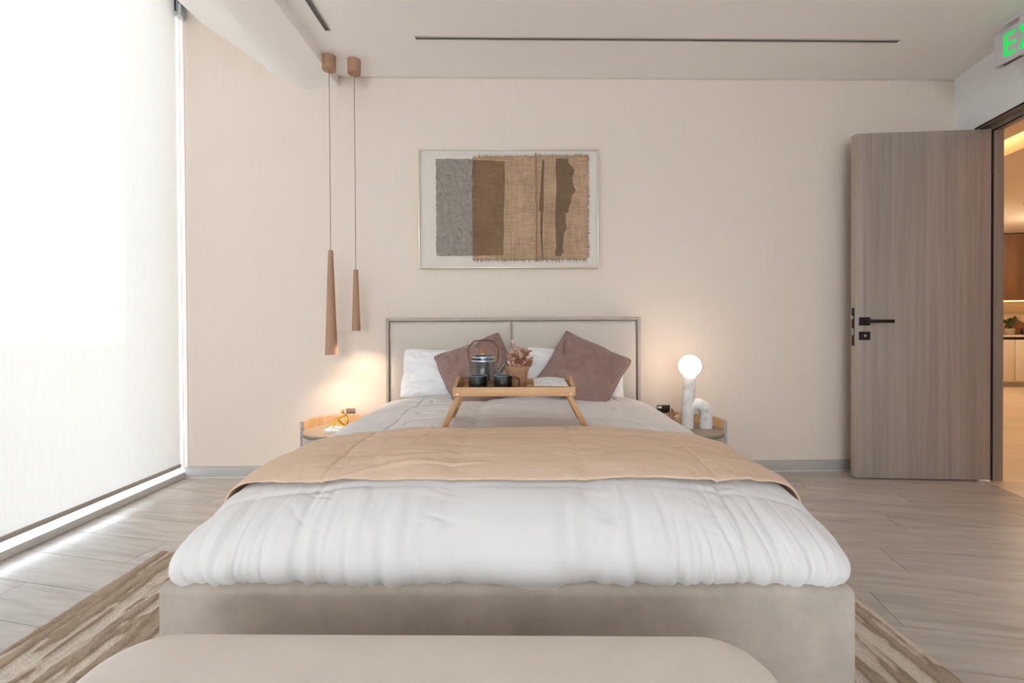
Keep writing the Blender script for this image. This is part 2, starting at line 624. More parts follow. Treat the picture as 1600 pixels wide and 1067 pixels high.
PW, PL = 0.205, 1.2
xr_p = P0.x + WD.x * (P0.y - YP) / -WD.y
room_in = [(XL + 0.0, YP), (xr_p, YP), (P0.x, P0.y), (XL, wall_y(XL))]
struct(mb().prism([(XL, YR), (xr_rear, YR), (xr_p, YP - 0.002), (XL, YP - 0.002)], -0.006, 0.0).build('floor_rear', 'plank'), 'plank floor behind the viewer', 'floor')
ca, sa = math.cos(RA), math.sin(RA)
def g2w(u, v):
    return (P0.x + u * ca - v * sa, P0.y + u * sa + v * ca)
std = None
row = 0
v = 0.6
plank_rows = []
while v > -7.2:
    off = (0.0, 0.42, 0.8, 0.2, 0.62)[row % 5] * PL
    u = -7.2 + off
    while u < 2.0:
        loc = [(u + 0.0015, v - PW + 0.0015), (u + PL - 0.0015, v - PW + 0.0015), (u + PL - 0.0015, v - 0.0015), (u + 0.0015, v - 0.0015)]
        wpoly = [g2w(*p) for p in loc]
        cp = wpoly
        for i in range(4):
            a, b = room_in[i], room_in[(i + 1) % 4]
            cp = clip(cp, a[0], a[1], b[0], b[1])
            if len(cp) < 3:
                break
        if len(cp) >= 3:
            cxw, cyw = g2w(u + PL / 2, v - PW / 2)
            full = len(cp) == 4 and all(abs(cp[i][0] - wpoly[i][0]) + abs(cp[i][1] - wpoly[i][1]) < 1e-6 for i in range(4))
            area = abs(sum(cp[i][0] * cp[(i + 1) % len(cp)][1] - cp[(i + 1) % len(cp)][0] * cp[i][1] for i in range(len(cp)))) / 2
            if area > 0.003:
                if full and std is not None:
                    o = bpy.data.objects.new('plank', std)
                    COL.objects.link(o)
                    o.parent = fl
                else:
                    lp = []
                    for (x, y) in cp:
                        dx, dy = x - cxw, y - cyw
                        lp.append((dx * ca + dy * sa, -dx * sa + dy * ca))
                    o = mb().prism(lp, -0.006, 0.0).build('plank', 'plank', fl, bevel=0.0)
                    if full:
                        std = o.data
                o.location = (cxw, cyw, 0)
                o.rotation_euler = (0, 0, RA)
        u += PL
    v -= PW
    row += 1

# back wall (runs on behind the blind to the glass)
def back_box(x0, x1, z0, z1, d0, d1):
    """slab along the back wall, d = distance in front of the wall face"""
    return mb().prism([(x0, wall_y(x0) - d1), (x1, wall_y(x1) - d1), (x1, wall_y(x1) - d0), (x0, wall_y(x0) - d0)], z0, z1)
wb = back_box(-2.75, P0.x, -0.08, 3.6, -0.14, 0.0).build('wall_back', 'wallpaper')
struct(wb, 'cream wallpapered wall behind the bed', 'wall')

# right wall with doorway, in its own frame: x outward, y deeper (0 at the corner)
D0, D1, DH = -0.196, -1.215, 2.372    # opening along y, and its height
WT = 0.12
wr = mb()
wr.box(0, WT, D0, 0.30, -0.08, 3.0)
wr.box(0, WT, D1, D0, DH, 3.0)
wr.box(0, WT, -9.0, D1, -0.08, 3.0)
wr = wr.build('wall_right', 'white_paint')
wr.location = (P0.x, P0.y, 0)
wr.rotation_euler = (0, 0, RA)
struct(wr, 'white painted wall with the doorway', 'wall')
# rear wall behind the viewer
RW0, RW1, RWZ0, RWZ1 = -2.2, 1.2, 0.30, 2.72
wre = mb()
wre.box(XGL - 0.2, RW0, YR - 0.12, YR, -0.08, 3.6)
wre.box(RW1, xr_rear + 0.4, YR - 0.12, YR, -0.08, 3.6)
wre.box(RW0, RW1, YR - 0.12, YR, -0.08, RWZ0)
wre.box(RW0, RW1, YR - 0.12, YR, RWZ1, 3.6)
struct(wre.build('wall_rear', 'white_paint'), 'white wall with an added window behind the viewer', 'wall')
w2 = mb()  # unseen window, added to bring more daylight in from behind the viewer
for a, b in ((RW0, RW0 + 0.05), (RW1 - 0.05, RW1), (-0.525, -0.475)):
    w2.box(a, b, YR - 0.09, YR - 0.03, RWZ0, RWZ1)
w2.box(RW0, RW1, YR - 0.09, YR - 0.03, RWZ0, RWZ0 + 0.05)
w2.box(RW0, RW1, YR - 0.09, YR - 0.03, RWZ1 - 0.05, RWZ1)
w2 = struct(w2.build('window_fill', 'alu'), 'added two-pane fill-light window behind the viewer', 'window')
mb().box(RW0 + 0.05, -0.525, YR - 0.064, YR - 0.058, RWZ0 + 0.05, RWZ1 - 0.05).build('pane', 'window_glass', w2)
mb().box(-0.475, RW1 - 0.05, YR - 0.064, YR - 0.058, RWZ0 + 0.05, RWZ1 - 0.05).build('pane', 'window_glass', w2)
# ceiling
cl_poly = [(-1.26, YR), (xr_rear, YR), (P0.x, P0.y), (-1.26, wall_y(-1.26))]
cl = mb().prism(cl_poly, CEIL, CEIL + 0.12).build('ceiling', 'ceiling_paint')
struct(cl, 'flat pale ceiling', 'ceiling')
# curved soffit along the window
sof = [(-2.60, 3.56), (-2.42, 3.40), (-2.353, 3.327), (-2.231, 3.205), (-2.157, 3.146), (-1.993, 3.035), (-1.828, 2.918), (-1.74, 2.852), (-1.663, 2.798), (-1.597, 2.760), (-1.53, 2.733), (-1.457, 2.723), (-1.36, 2.731), (-1.255, 2.742), (-1.25, 2.93), (-2.4, 3.62)]
# refine the curve
def smooth_poly(pts, n):
    pts = [Vector((p[0], p[1])) for p in pts]
    out = []
    for i in range(len(pts) - 1):
        p0 = pts[max(i - 1, 0)]
        p1, p2 = pts[i], pts[i + 1]
        p3 = pts[min(i + 2, len(pts) - 1)]
        for k in range(n):
            t = k / n
            q = 0.5 * ((2 * p1) + (p2 - p0) * t + (2 * p0 - 5 * p1 + 4 * p2 - p3) * t * t + (3 * p1 - p0 - 3 * p2 + p3) * t ** 3)
            out.append((q.x, q.y))
    out.append((pts[-1].x, pts[-1].y))
    return out
curve = smooth_poly(sof[1:14], 4)
sp = curve + [(-1.25, 2.93), (-2.3, 3.6), (-2.55, 3.6)]
# prism with its far end following the back wall
nsp = len(sp)
vs = [(x, YR, z) for x, z in sp] + [(x, wall_y(x), z) for x, z in sp]
fs = [(i, (i + 1) % nsp, nsp + (i + 1) % nsp, nsp + i) for i in range(nsp)] + [tuple(range(nsp)), tuple(range(nsp, 2 * nsp))]
so = mb().add(vs, fs).build('trim_1', 'ceiling_paint', smooth=True, angle=30)
struct(so, 'curved white soffit rising towards the window', 'soffit')
# grey strip painted in for the shadow gap where ceiling meets the back wall
struct(back_box(-1.255, P0.x - 0.004, CEIL - 0.009, CEIL - 0.001, 0.0005, 0.005).build('shadow_line', 'shadow_line_grey'), 'thin grey painted-on shadow line under the ceiling edge', 'trim')
# baseboards
bb = back_box(XL, P0.x - 0.002, 0.004, 0.078, 0.0, 0.012).build('baseboard_back', 'baseboard', bevel=0.001)
struct(bb, 'grey wood-look baseboard of the bed wall', 'baseboard')
back_box(XL, P0.x - 0.002, 0.0, 0.004, 0.0, 0.013).build('sealant_line', 'caulk', bb)

# ---- window wall: sill curb, mullions, glass, header
win = mb().box(XGL, XL, YR, wall_y(XL) - 0.001, 0.0, 0.042).build('window_1', 'alu', bevel=0.003)
struct(win, 'floor-to-ceiling window with white sill behind the blind', 'window')
for ym in (3.09, 1.75, 0.40, -0.95, -2.3, -3.65, -5.0):
    mb().box(XGL - 0.02, XGL + 0.05, ym - 0.03, ym + 0.03, 0.042, 3.55).build('mullion', 'alu', win)
mb().box(XGL - 0.02, XGL + 0.05, YR, 3.14, 3.45, 3.55).build('head_rail', 'alu', win)
for a, b in ((3.06, 1.78), (1.72, 0.43), (0.37, -0.92), (-0.98, -2.27), (-2.33, -3.62), (-3.68, -4.97)):
    mb().box(XGL + 0.008, XGL + 0.016, b, a, 0.042, 3.45).build('pane', 'window_glass', win)
struct(mb().box(XGL - 0.2, XGL + 0.12, YR, 3.14, 3.5, 3.62).build('wall_left', 'white_paint'), 'wall strip above the window', 'wall')
# terrace outside
gd = mb().box(-40, XGL - 0.021, -5.3, 40, -0.35, -0.25).build('terrace_ground', 'ground')
struct(gd, 'pale ground outside the window', 'ground')

# ---- roller blind
BX = -2.362
bl = thing('roller_blind', 'white translucent roller blind covering the tall window', 'blind', (BX, 0, 0))
by1, by0 = 3.128, 0.30
ny = 60
P = np.zeros((2, ny, 3))
yy = np.linspace(by0, by1, ny)
for k, z in enumerate((0.104, 3.36)):
    P[k, :, 0] = 0.0012 * np.sin(yy * 5.0)
    P[k, :, 1] = yy
    P[k, :, 2] = z
fb = mb().grid(P).build('fabric', 'blind', bl, smooth=True)
mb().box(-0.008, 0.008, by0, by1, 0.080, 0.106).build('bottom_bar', 'bar_grey', bl, bevel=0.003)
mb().tube([(0.0, by0, 3.375), (0.0, by1, 3.375)], 0.03, 20).build('roller_tube', 'alu', bl, smooth=True)
br = mb().box(0.012, 0.062, 3.098, 3.142, 3.19, 3.40).build('bracket', 'grey_metal', bl, bevel=0.002)
mb().box(0.02, 0.028, 3.094, 3.0985, 3.22, 3.34).build('bracket_rib', 'black_rubber', br)
mb().box(0.036, 0.04, 3.094, 3.0985, 3.20, 3.36).build('bracket_rib', 'steel', br)
# bead chain, a long loop
cx0, cx1, cyy = 0.033, 0.066, 3.118
pts = [(cx0, cyy, 3.19)] + [(cx0, cyy, 3.19 - 0.1 * i) for i in range(1, 31)]
mid = (cx0 + cx1) / 2
for k in range(0, 13):
    a = math.pi * k / 12
    pts.append((mid - (cx1 - cx0) / 2 * math.cos(a), cyy, 0.085 - 0.022 * math.sin(a)))
pts += [(cx1, cyy, 0.19 + 0.1 * i) for i in range(0, 31)]
mb().tube(pts, 0.0018, 6).build('pull_chain', 'grey_metal', bl, smooth=True)

# the next blind along
bl2 = thing('roller_blind', 'second white roller blind further along the window, behind the viewer', 'blind', (BX, 0, 0))
mb().box(-0.001, 0.001, YR + 0.05, 0.27, 0.104, 3.36).build('fabric', 'blind', bl2)
mb().box(-0.008, 0.008, YR + 0.05, 0.27, 0.080, 0.106).build('bottom_bar', 'bar_grey', bl2, bevel=0.003)
mb().tube([(0.0, YR + 0.05, 3.375), (0.0, 0.27, 3.375)], 0.03, 20).build('roller_tube', 'alu', bl2, smooth=True)

# ---- ceiling slots
def slot(p, q, label, w=0.018):
    p, q = Vector(p), Vector(q)
    d = (q - p)
    L = d.length
    s = thing('air_slot', label, 'air vent', (p.x, p.y, CEIL), math.atan2(d.y, d.x), 'linear ceiling slots')
    mb().box(0, L, -w / 2, w / 2, -0.0025, 0.0).build('dark_gap', 'slot_dark', s)
    for sg in (-1, 1):
        a, b = sorted((sg * w / 2, sg * (w / 2 + 0.004)))
        mb().box(0, L, a, b, -0.005, 0.0).build('edge_strip', 'bar_grey', s)
    for xx in (-0.004, L):
        mb().box(xx, xx + 0.004, -w / 2 - 0.004, w / 2 + 0.004, -0.005, 0.0).build('end_cap', 'bar_grey', s)
slot((-0.617, 2.775), (2.362, 2.876), 'long dark ceiling slot running parallel to the bed wall')
slot((-1.121, 0.6), (-1.121, 2.69), 'short dark ceiling slot beside the curved soffit', 0.026)

# ------------------------------------------------------------------ door and frame
fr = thing('trim_3', 'grey-brown wooden door frame lining the doorway', 'door frame', (P0.x, P0.y, 0), RA)
fr['kind'] = 'structure'
JF, RB = D0 - 0.059, 0.053     # jamb face, depth of the rebate that takes the leaf
mb().box(RB, WT + 0.002, JF, D0 - 0.0005, 0.0, DH - 0.0005).build('jamb', 'frame_wood', fr, bevel=0.001)
mb().box(0.001, RB, D0 - 0.006, D0 - 0.0005, 0.0, DH - 0.0005).build('rebate', 'frame_wood', fr)
mb().box(0.001, WT + 0.002, D1 + 0.0005, D1 + 0.03, 0.0, DH - 0.0005).build('jamb', 'frame_wood', fr, bevel=0.001)
mb().box(RB, WT + 0.002, D1 + 0.03, JF, DH - 0.036, DH - 0.0005).build('head', 'frame_wood', fr, bevel=0.001)
mb().box(0.001, RB, D1 + 0.03, D0 - 0.006, DH - 0.008, DH - 0.0005).build('rebate', 'frame_wood', fr)
mb().box(RB - 0.001, RB + 0.010, JF - 0.004, JF, 0.0, DH - 0.036).build('gasket', 'black_rubber', fr)
mb().box(RB - 0.001, RB + 0.010, D1 + 0.03, JF, DH - 0.041, DH - 0.036).build('gasket', 'black_rubber', fr)
mb().box(-0.003, 0.001, D1 - 0.02, D0 + 0.004, DH - 0.002, DH + 0.008).build('shadow_gap', 'black_rubber', fr)
# threshold
th = mb().box(0.0, WT, D1 + 0.03, JF, -0.05, 0.003).build('trim_4', 'hall_floor')
th.location = (P0.x, P0.y, 0)
th.rotation_euler = (0, 0, RA)
struct(th, 'pale threshold strip in the doorway', 'threshold')

H = Vector((3.139, 3.074))
E_ = Vector((2.290, 3.124))
dd = (E_ - H)
LW = dd.length
door = thing('door_1', 'tall grey-brown wood-grain door standing open against the wall', 'door', (H.x, H.y, 0), math.atan2(dd.y, dd.x))
door['kind'] = 'structure'
# local x: hinge -> free end; local y: negative = away from the viewer
DT = 0.05
mb().box(0, LW, -DT, 0, 0.008, 2.342).build('leaf', 'door_wood', door, bevel=0.0008)
mb().box(LW, LW + 0.002, -DT + 0.001, -0.001, 0.009, 2.341).build('edge_band', 'door_edge', door)
def dl(X):   # world X on the door face -> local x
    return (X - H.x) / dd.x * LW
hx = dl(2.342)
hd = mb().box(hx - 0.034, hx + 0.034, 0, 0.009, 1.044, 1.100).build('handle', 'black', door, bevel=0.001)
mb().tube([(hx, 0.009, 1.072), (hx, 0.052, 1.072)], 0.009, 14).build('neck', 'black', hd, smooth=True)
mb().box(hx - 0.158, hx + 0.012, 0.043, 0.056, 1.061, 1.083).build('lever', 'black', hd, bevel=0.003)
lk = mb().box(hx - 0.034, hx + 0.034, 0, 0.009, 0.946, 1.002).build('lock_plate', 'black', door, bevel=0.001)
mb().tube([(hx, 0.009, 0.975), (hx, 0.013, 0.975)], 0.009, 16).build('key_cylinder', 'steel', lk, smooth=True)
ek = mb().box(LW + 0.002, LW + 0.004, -0.038, -0.014, 0.905, 1.165).build('lock_faceplate', 'black', door)
mb().box(LW + 0.004, LW + 0.014, -0.036, -0.018, 1.088, 1.110).build('latch', 'steel', ek, bevel=0.002)
mb().box(LW + 0.004, LW + 0.005, -0.034, -0.018, 0.978, 1.025).build('bolt', 'steel', ek)
for z in (0.25, 1.2, 2.1):
    mb().tube([(-0.006, -0.004, z - 0.05), (-0.006, -0.004, z + 0.05)], 0.006, 12).build('hinge', 'black', door, smooth=True)

# ------------------------------------------------------------------ bed
BCX = -0.042
BW = 0.869
BF = 1.115
bed = thing('bed', 'upholstered taupe bed with a two-panel padded headboard', 'bed', (BCX, 0, 0))
mb().box(-BW, BW, BF, 3.09, 0.032, 0.405).build('bed_base', 'velvet_taupe', bed, bevel=0.022, seg=4)
HB0, HB1, HBZ = 3.098, 3.192, 1.112
mb().box(-BW - 0.002, BW + 0.002, HB0 + 0.03, HB1, 0.005, HBZ).build('headboard', 'velvet_taupe', bed, bevel=0.008, seg=3)
# raised border around the panels
for (a, b, c, d, nm) in ((-BW - 0.001, -BW + 0.020, 0.30, HBZ - 0.001, 's'), (BW - 0.020, BW + 0.001, 0.30, HBZ - 0.001, 's'), (-BW + 0.020, BW - 0.020, HBZ - 0.022, HBZ - 0.001, 't')):
    mb().box(a, b, HB0 - 0.001, HB0 + 0.03, c, d).build('border', 'velvet_taupe', bed, bevel=0.005, seg=3)


def pad(x0, x1, z0, z1, y, depth):
    """a padded panel: soft rounded front"""
    n = 28
    s = np.sin(np.linspace(-math.pi / 2, math.pi / 2, n))
    P = np.zeros((n, n, 3))
    for i in range(n):
        for j in range(n):
            e = (1 - abs(s[i]) ** 14) ** 0.5 * (1 - abs(s[j]) ** 14) ** 0.5 if abs(s[i]) < 1 and abs(s[j]) < 1 else 0
            P[i, j] = ((x0 + x1) / 2 + (x1 - x0) / 2 * s[i], y - depth * e, (z0 + z1) / 2 + (z1 - z0) / 2 * s[j])
    return mb().grid(P)


pad(-BW + 0.021, -0.007, 0.42, HBZ - 0.024, HB0 + 0.030, 0.034).build('headboard_panel', 'linen_panel', bed, smooth=True, angle=80)
pad(-0.006, BW - 0.021, 0.42, HBZ - 0.024, HB0 + 0.030, 0.034).build('headboard_panel', 'linen_panel', bed, smooth=True, angle=80)

# ---- duvet surface
DW, DZ0, DH0 = 0.890, 0.402, 0.206
DCX = BCX + 0.014
DF, DFL, DEND = 1.118, 0.46, 2.98
NC = 4.0
seamx = np.array([-0.93, -0.545, -0.165, 0.215, 0.60, 0.98])
seamy = np.array([0.95, 1.30, 1.72, 2.13, 2.55, 2.95])


def duvet_xyz(phi, s):
    """phi 0..pi left->right across, s 0..1 foot hem -> head (s<0.35: rounded foot)"""
    phi, s = np.broadcast_arrays(phi, s)
    c, sn = np.cos(phi), np.sin(phi)
    S0 = 0.35
    psi = np.clip(s / S0, 0, 1) * math.pi / 2
    m = 2.5
    g = np.sin(psi) ** (2 / m)
    y = DF + DFL * (1 - np.cos(psi) ** (2 / m)) + np.clip((s - S0) / (1 - S0), 0, 1) * (DEND - DF - DFL)
    d = y - DF
    wf = 1 - 0.045 * np.clip(1 - d / 0.30, 0, 1) ** 2.2
    x = -DW * wf * np.sign(c) * np.abs(c) ** (2 / NC)
    z = DZ0 + DH0 * g * np.abs(sn) ** (2 / NC)
    # crown towards the middle of the bed, dip at the head end
    z = z + 0.014 * g * (1 - (x / DW) ** 2)
    z = z - 0.012 * np.clip((y - 2.75) / 0.25, 0, 1) ** 2
    return np.stack([DCX + x, y, z], -1), d, x, g


def duvet_disp(P, x, y, s, phi, d):
    # quilting puffs and seam pulls (fade: the seams are soft)
    dx = np.min(np.abs(x[..., None] - seamx), -1)
    dy = np.min(np.abs(y[..., None] - seamy), -1)
    puff = 0.004 * (1 - np.exp(-(dx / 0.05) ** 2)) + 0.005 * (1 - np.exp(-(dy / 0.07) ** 2))
    crisp = -0.008 * np.exp(-(dx / 0.008) ** 2) * (0.4 + 0.6 * np.clip(vnoise(y * 9, x * 2, 3) + 0.6, 0, 1))
    crisp += -0.007 * np.exp(-(dy / 0.012) ** 2) * np.clip(vnoise(x * 7, y * 2, 9) + 0.5, 0, 1)
    soft = 0.012 * fbm(x * 3.0, y * 3.0, 3, 21)
    # gathered hem at the foot: folds running down the front face
    hem = np.clip(1 - s / 0.30, 0, 1)
    q = x + 0.03 * fbm(x * 5, s * 6, 2, 5)
    gather = 0.016 * hem ** 1.2 * (vnoise(q * 24, s * 4.5, 31) + 0.7 * vnoise(q * 56, s * 7, 37))
    gather = gather - 0.011 * hem * np.clip(1 - np.abs(vnoise(q * 17 + 5, s * 2.2, 33)) * 9, 0, 1) - 0.008 * hem ** 1.5 * np.clip(1 - np.abs(vnoise(q * 38, s * 3.2, 35)) * 6, 0, 1)
    # side folds along the flanks
    side = np.clip((np.abs(x) - 0.72) / 0.18, 0, 1)
    flank = 0.010 * side * (vnoise(y * 14, x * 4, 41) + 0.5 * vnoise(y * 30, x * 5, 43)) * (s > 0.05)
    # creases pulling from the seam crossings
    cr = 0.005 * fbm(x * 9 + y * 4, y * 5 - x * 6, 3, 55)
    cr2 = -0.006 * np.clip(1 - np.abs(fbm(x * 5 + 3, y * 6, 2, 77)) * 12, 0, 1) * np.clip((y - 1.75) / 0.3, 0, 1)
    # short pulls fanning out from the seam lines
    cr2 = cr2 - 0.0035 * np.exp(-(dx / 0.07) ** 2) * np.clip(1 - np.abs(vnoise(x * 9 + y * 3, y * 26 + x * 8, 81)) * 6, 0, 1)
    return puff + crisp + soft + gather + flank + cr + cr2


def normals(P):
    du = np.gradient(P, axis=0)
    dv = np.gradient(P, axis=1)
    n = np.cross(du, dv)
    l = np.linalg.norm(n, axis=-1, keepdims=True)
    n = n / np.maximum(l, 1e-9)
    return np.where(n[..., 2:3] < -0.2, -n, n)


def duvet_surface(phis, ss, extra=0.0, hem=True):
    phi = phis[:, None]
    s = ss[None, :]
    P, d, x, g = duvet_xyz(phi, s)
    sB = np.broadcast_to(s, x.shape)
    N = normals(P)
    flip = np.sign(np.sum(N * (P - np.array([DCX, 2.0, 0.30])), -1, keepdims=True))
    N = N * np.where(flip == 0, 1, flip)
    D = duvet_disp(P, x, P[..., 1], sB, np.broadcast_to(phi, x.shape), d)
    Q = P + N * (D[..., None] + extra)
    return Q, N, x, sB


nphi, ns = 560, 400
tt = np.linspace(0, 1, nphi)
phis = math.pi * (tt - 0.06 * np.sin(2 * math.pi * tt))
phis = np.clip(phis, 1e-3, math.pi - 1e-3)
ss = np.linspace(0.002, 1.0, ns) ** 1.25
Q, N, xx, sB = duvet_surface(phis, ss)
# hem height: uneven, drooping at the right front corner
lowest = np.clip(1 - (Q[..., 2] - DZ0) / 0.08, 0, 1)
hemz = 0.010 * fbm(xx * 4.2, sB * 2, 3, 91) - 0.006 - 0.014 * np.clip(1 - (xx / 0.8) ** 2, 0, 1) * np.clip(1 - sB / 0.12, 0, 1)
front = np.clip(1 - sB / 0.12, 0, 1)
droop = -0.030 * np.exp(-((xx - 0.80) / 0.055) ** 2) * front + 0.014 * np.exp(-((xx - 0.62) / 0.10) ** 2) * front
Q[..., 2] += lowest * (hemz + droop)
tuck = np.clip(1 - (Q[..., 2] - DZ0) / 0.055, 0, 1) ** 2
Q[..., 0] -= (Q[..., 0] - DCX) * 0.030 * tuck * np.clip((np.abs(xx) - 0.5) / 0.35, 0, 1)
Q[..., 1] += 0.022 * tuck * np.clip(1 - sB / 0.12, 0, 1)
du = mb().grid(Q)
# turn the hem under so that it rests on the base
dv = du.build('duvet', 'duvet', smooth=True, angle=180)
tag(dv, 'puffy white quilted duvet spread over the taupe bed', 'duvet')

# ---- runner across the duvet
def s_of_y(y):
    S0 = 0.35
    y = np.asarray(y, float)
    a = np.clip((y - DF) / DFL, 0, 1)
    c = (1 - a) ** (2.5 / 2)
    s1 = np.arccos(np.clip(c, 0, 1)) / (math.pi / 2) * S0
    s2 = S0 + (y - DF - DFL) / (DEND - DF - DFL) * (1 - S0)
    return np.where(y < DF + DFL, s1, s2)
nr, nw = 520, 130
tr = np.linspace(0.02, 0.98, nr)
phr = math.pi * (tr - 0.06 * np.sin(2 * math.pi * tr))
w = np.linspace(0, 1, nw)
xe = np.linspace(-1, 1, nr)
xq = np.abs(np.cos(phr)) ** 0.5
yf = 1.305 + 0.006 * np.sin(xe * 3.0) + 0.13 * xq ** 5
ybk = 1.815 + 0.006 * np.sin(xe * 4.0 + 1)
Yg = yf[:, None] * (1 - w[None, :]) + ybk[:, None] * w[None, :]
Sg = s_of_y(Yg)
phg = np.repeat(phr[:, None], nw, 1)
P, d, x, g = duvet_xyz(phg, Sg)
N = normals(P)
fsg = np.sign(np.sum(N * (P - np.array([DCX, 2.0, 0.30])), -1, keepdims=True))
N = N * fsg
D = duvet_disp(P, x, P[..., 1], Sg, phg, d)
# its own creases: two fold lines near the middle, puckers at the seams
yy_ = P[..., 1]
own = 0.007 * np.exp(-((x - 0.075 - 0.006 * np.sin(yy_ * 30)) / 0.006) ** 2) + 0.006 * np.exp(-((x - 0.110 - 0.005 * np.sin(yy_ * 23 + 1)) / 0.006) ** 2)
own += 0.004 * np.exp(-((x + 0.345 - 0.10 * (yy_ - 1.6)) / 0.008) ** 2) * np.clip((yy_ - 1.45) / 0.2, 0, 1)
own += 0.008 * np.clip(1 - np.abs(fbm(x * 2.4 + yy_ * 2, yy_ * 7 - x * 1.0, 2, 123)) * 16, 0, 1) * np.clip(vnoise(x * 4, yy_ * 3, 5) + 0.35, 0, 1)
own += 0.007 * fbm(x * 6, yy_ * 10, 3, 130)
Qr = P + N * (D[..., None] * 0.8 + own[..., None] + 0.016)
rn = mb().grid(Qr).build('bed_runner', 'runner', smooth=True, angle=180)
sm = rn.modifiers.new('thick', 'SOLIDIFY')
sm.thickness = 0.007
sm.offset = 1
tag(rn, 'tan woven runner laid across the white duvet', 'bed runner')


# ---- pillows and cushions
def pillow_mesh(w_, h_, t_, pinch, seed, crease=0.006, n=64):
    u = np.sin(np.linspace(-math.pi / 2, math.pi / 2, n))
    U, V = np.meshgrid(u, u, indexing='ij')
    X = w_ / 2 * U * (1 - pinch * (1 - V ** 2) * np.abs(U) ** 2)
    Z = h_ / 2 * V * (1 - pinch * (1 - U ** 2) * np.abs(V) ** 2)
    rc = 1 - 0.055 * (np.abs(U) * np.abs(V)) ** 8
    X = X * rc + 0.030 * w_ * vnoise(U * 2.6 + 9, V * 2.6, seed + 20)
    Z = Z * rc + 0.030 * h_ * vnoise(U * 2.6, V * 2.6 + 9, seed + 21)
    T = t_ / 2 * ((1 - np.abs(U) ** 2.4) * (1 - np.abs(V) ** 2.4)) ** 0.55
    edge = np.clip((1 - np.maximum(np.abs(U), np.abs(V))) * 4, 0, 1)
    r = crease * (fbm(U * 3 + seed, V * 3, 4, seed) + 1.2 * np.clip(1 - np.abs(fbm(U * 2.3 + V, V * 2.3 - U, 2, seed + 5)) * 9, 0, 1) * 0.5) * edge
    # little pulls along the seam
    r2 = crease * 1.3 * vnoise(U * 12 + 2 * V, V * 12 - 2 * U, seed + 9) * np.exp(-((1 - np.maximum(np.abs(U), np.abs(V))) / 0.25) ** 2) * edge
    F = np.stack([X, -(T + r + r2), Z], -1)
    B = np.stack([X, T, Z], -1)
    m = mb()
    m.grid(F)
    m.grid(B[::-1])
    loop = [tuple(F[i, 0]) for i in range(n)] + [tuple(F[n - 1, j]) for j in range(1, n)] + [tuple(F[i, n - 1]) for i in range(n - 2, -1, -1)] + [tuple(F[0, j]) for j in range(n - 2, 0, -1)]
    return m, loop


def weld(o):
    bm = bmesh.new()
    bm.from_mesh(o.data)
    bmesh.ops.remove_doubles(bm, verts=bm.verts, dist=0.0004)
    bmesh.ops.recalc_face_normals(bm, faces=bm.faces)
    bm.to_mesh(o.data)
    bm.free()
    for p in o.data.polygons:
        p.use_smooth = True


def white_pillow(cx, cy, cz, w_, h_, lean, spin, yawz, seed, label):
    m, loop = pillow_mesh(w_, h_, 0.16, 0.05, seed, 0.022)
    o = m.build('pillow', 'pillow', smooth=True, angle=180)
    weld(o)
    o.rotation_euler = (Matrix.Rotation(yawz, 3, 'Z') @ Matrix.Rotation(-lean, 3, 'X') @ Matrix.Rotation(spin, 3, 'Y')).to_euler()
    o.location = (cx, cy, cz)
    tag(o, label, 'pillow', 'white pillows against the headboard')
    return o


white_pillow(-0.47, 2.965, 0.745, 0.60, 0.34, math.radians(22), math.radians(1), 0.02, 3, 'white pillow against the left headboard panel')
white_pillow(0.36, 2.965, 0.735, 0.66, 0.34, math.radians(22), math.radians(5), -0.02, 8, 'white pillow against the right headboard panel')


def cushion(cx, cy, cz, side, lean, spin, seed, label):
    t = thing('throw_cushion', label, 'cushion', (cx, cy, cz), group='mauve velvet cushions')
    t.rotation_euler = (Matrix.Rotation(-lean, 3, 'X') @ Matrix.Rotation(spin, 3, 'Y')).to_euler()
    m, loop = pillow_mesh(side, side, 0.155, 0.075, seed, 0.022)
    c = m.build('cover', 'mauve', t, smooth=True, angle=180)
    weld(c)
    mb().closed_tube(loop, 0.0045, 6).build('piping', 'mauve_pipe', t, smooth=True)
    return t


cushion(-0.245, 2.755, 0.772, 0.448, math.radians(34), math.radians(-24), 14, 'mauve velvet cushion behind the glass teapot')
cushion(0.388, 2.76, 0.775, 0.458, math.radians(36), math.radians(30), 27, 'mauve velvet cushion beside the folded napkin, tilted on its corner')

# ------------------------------------------------------------------ bamboo tray
TX0, TX1, TY0, TY1 = -0.267, 0.226, 1.825, 2.135
TZ0, TZ1 = 0.769, 0.806
tray = thing('bed_tray', 'bamboo breakfast tray on splayed folding legs standing on the bed', 'tray')
mb().box(TX0 + 0.012, TX1 - 0.012, TY0 + 0.012, TY1 - 0.012, TZ0 + 0.004, TZ0 + 0.012).build('tray_board', 'bamboo', tray)
fr_ = mb().box(TX0, TX1, TY0, TY0 + 0.012, TZ0, TZ1).build('front_rail', 'bamboo', tray, bevel=0.0025)
mb().box(TX0, TX1, TY1 - 0.012, TY1, TZ0, TZ1).build('back_rail', 'bamboo', tray, bevel=0.0025)
for xs in (TX0 + 0.016, TX1 - 0.020):
    mb().tube([(xs + 0.002, TY0 + 0.001, TZ0 + 0.009), (xs + 0.002, TY0 - 0.002, TZ0 + 0.009)], 0.0035, 10).build('screw', 'steel', fr_, smooth=True)
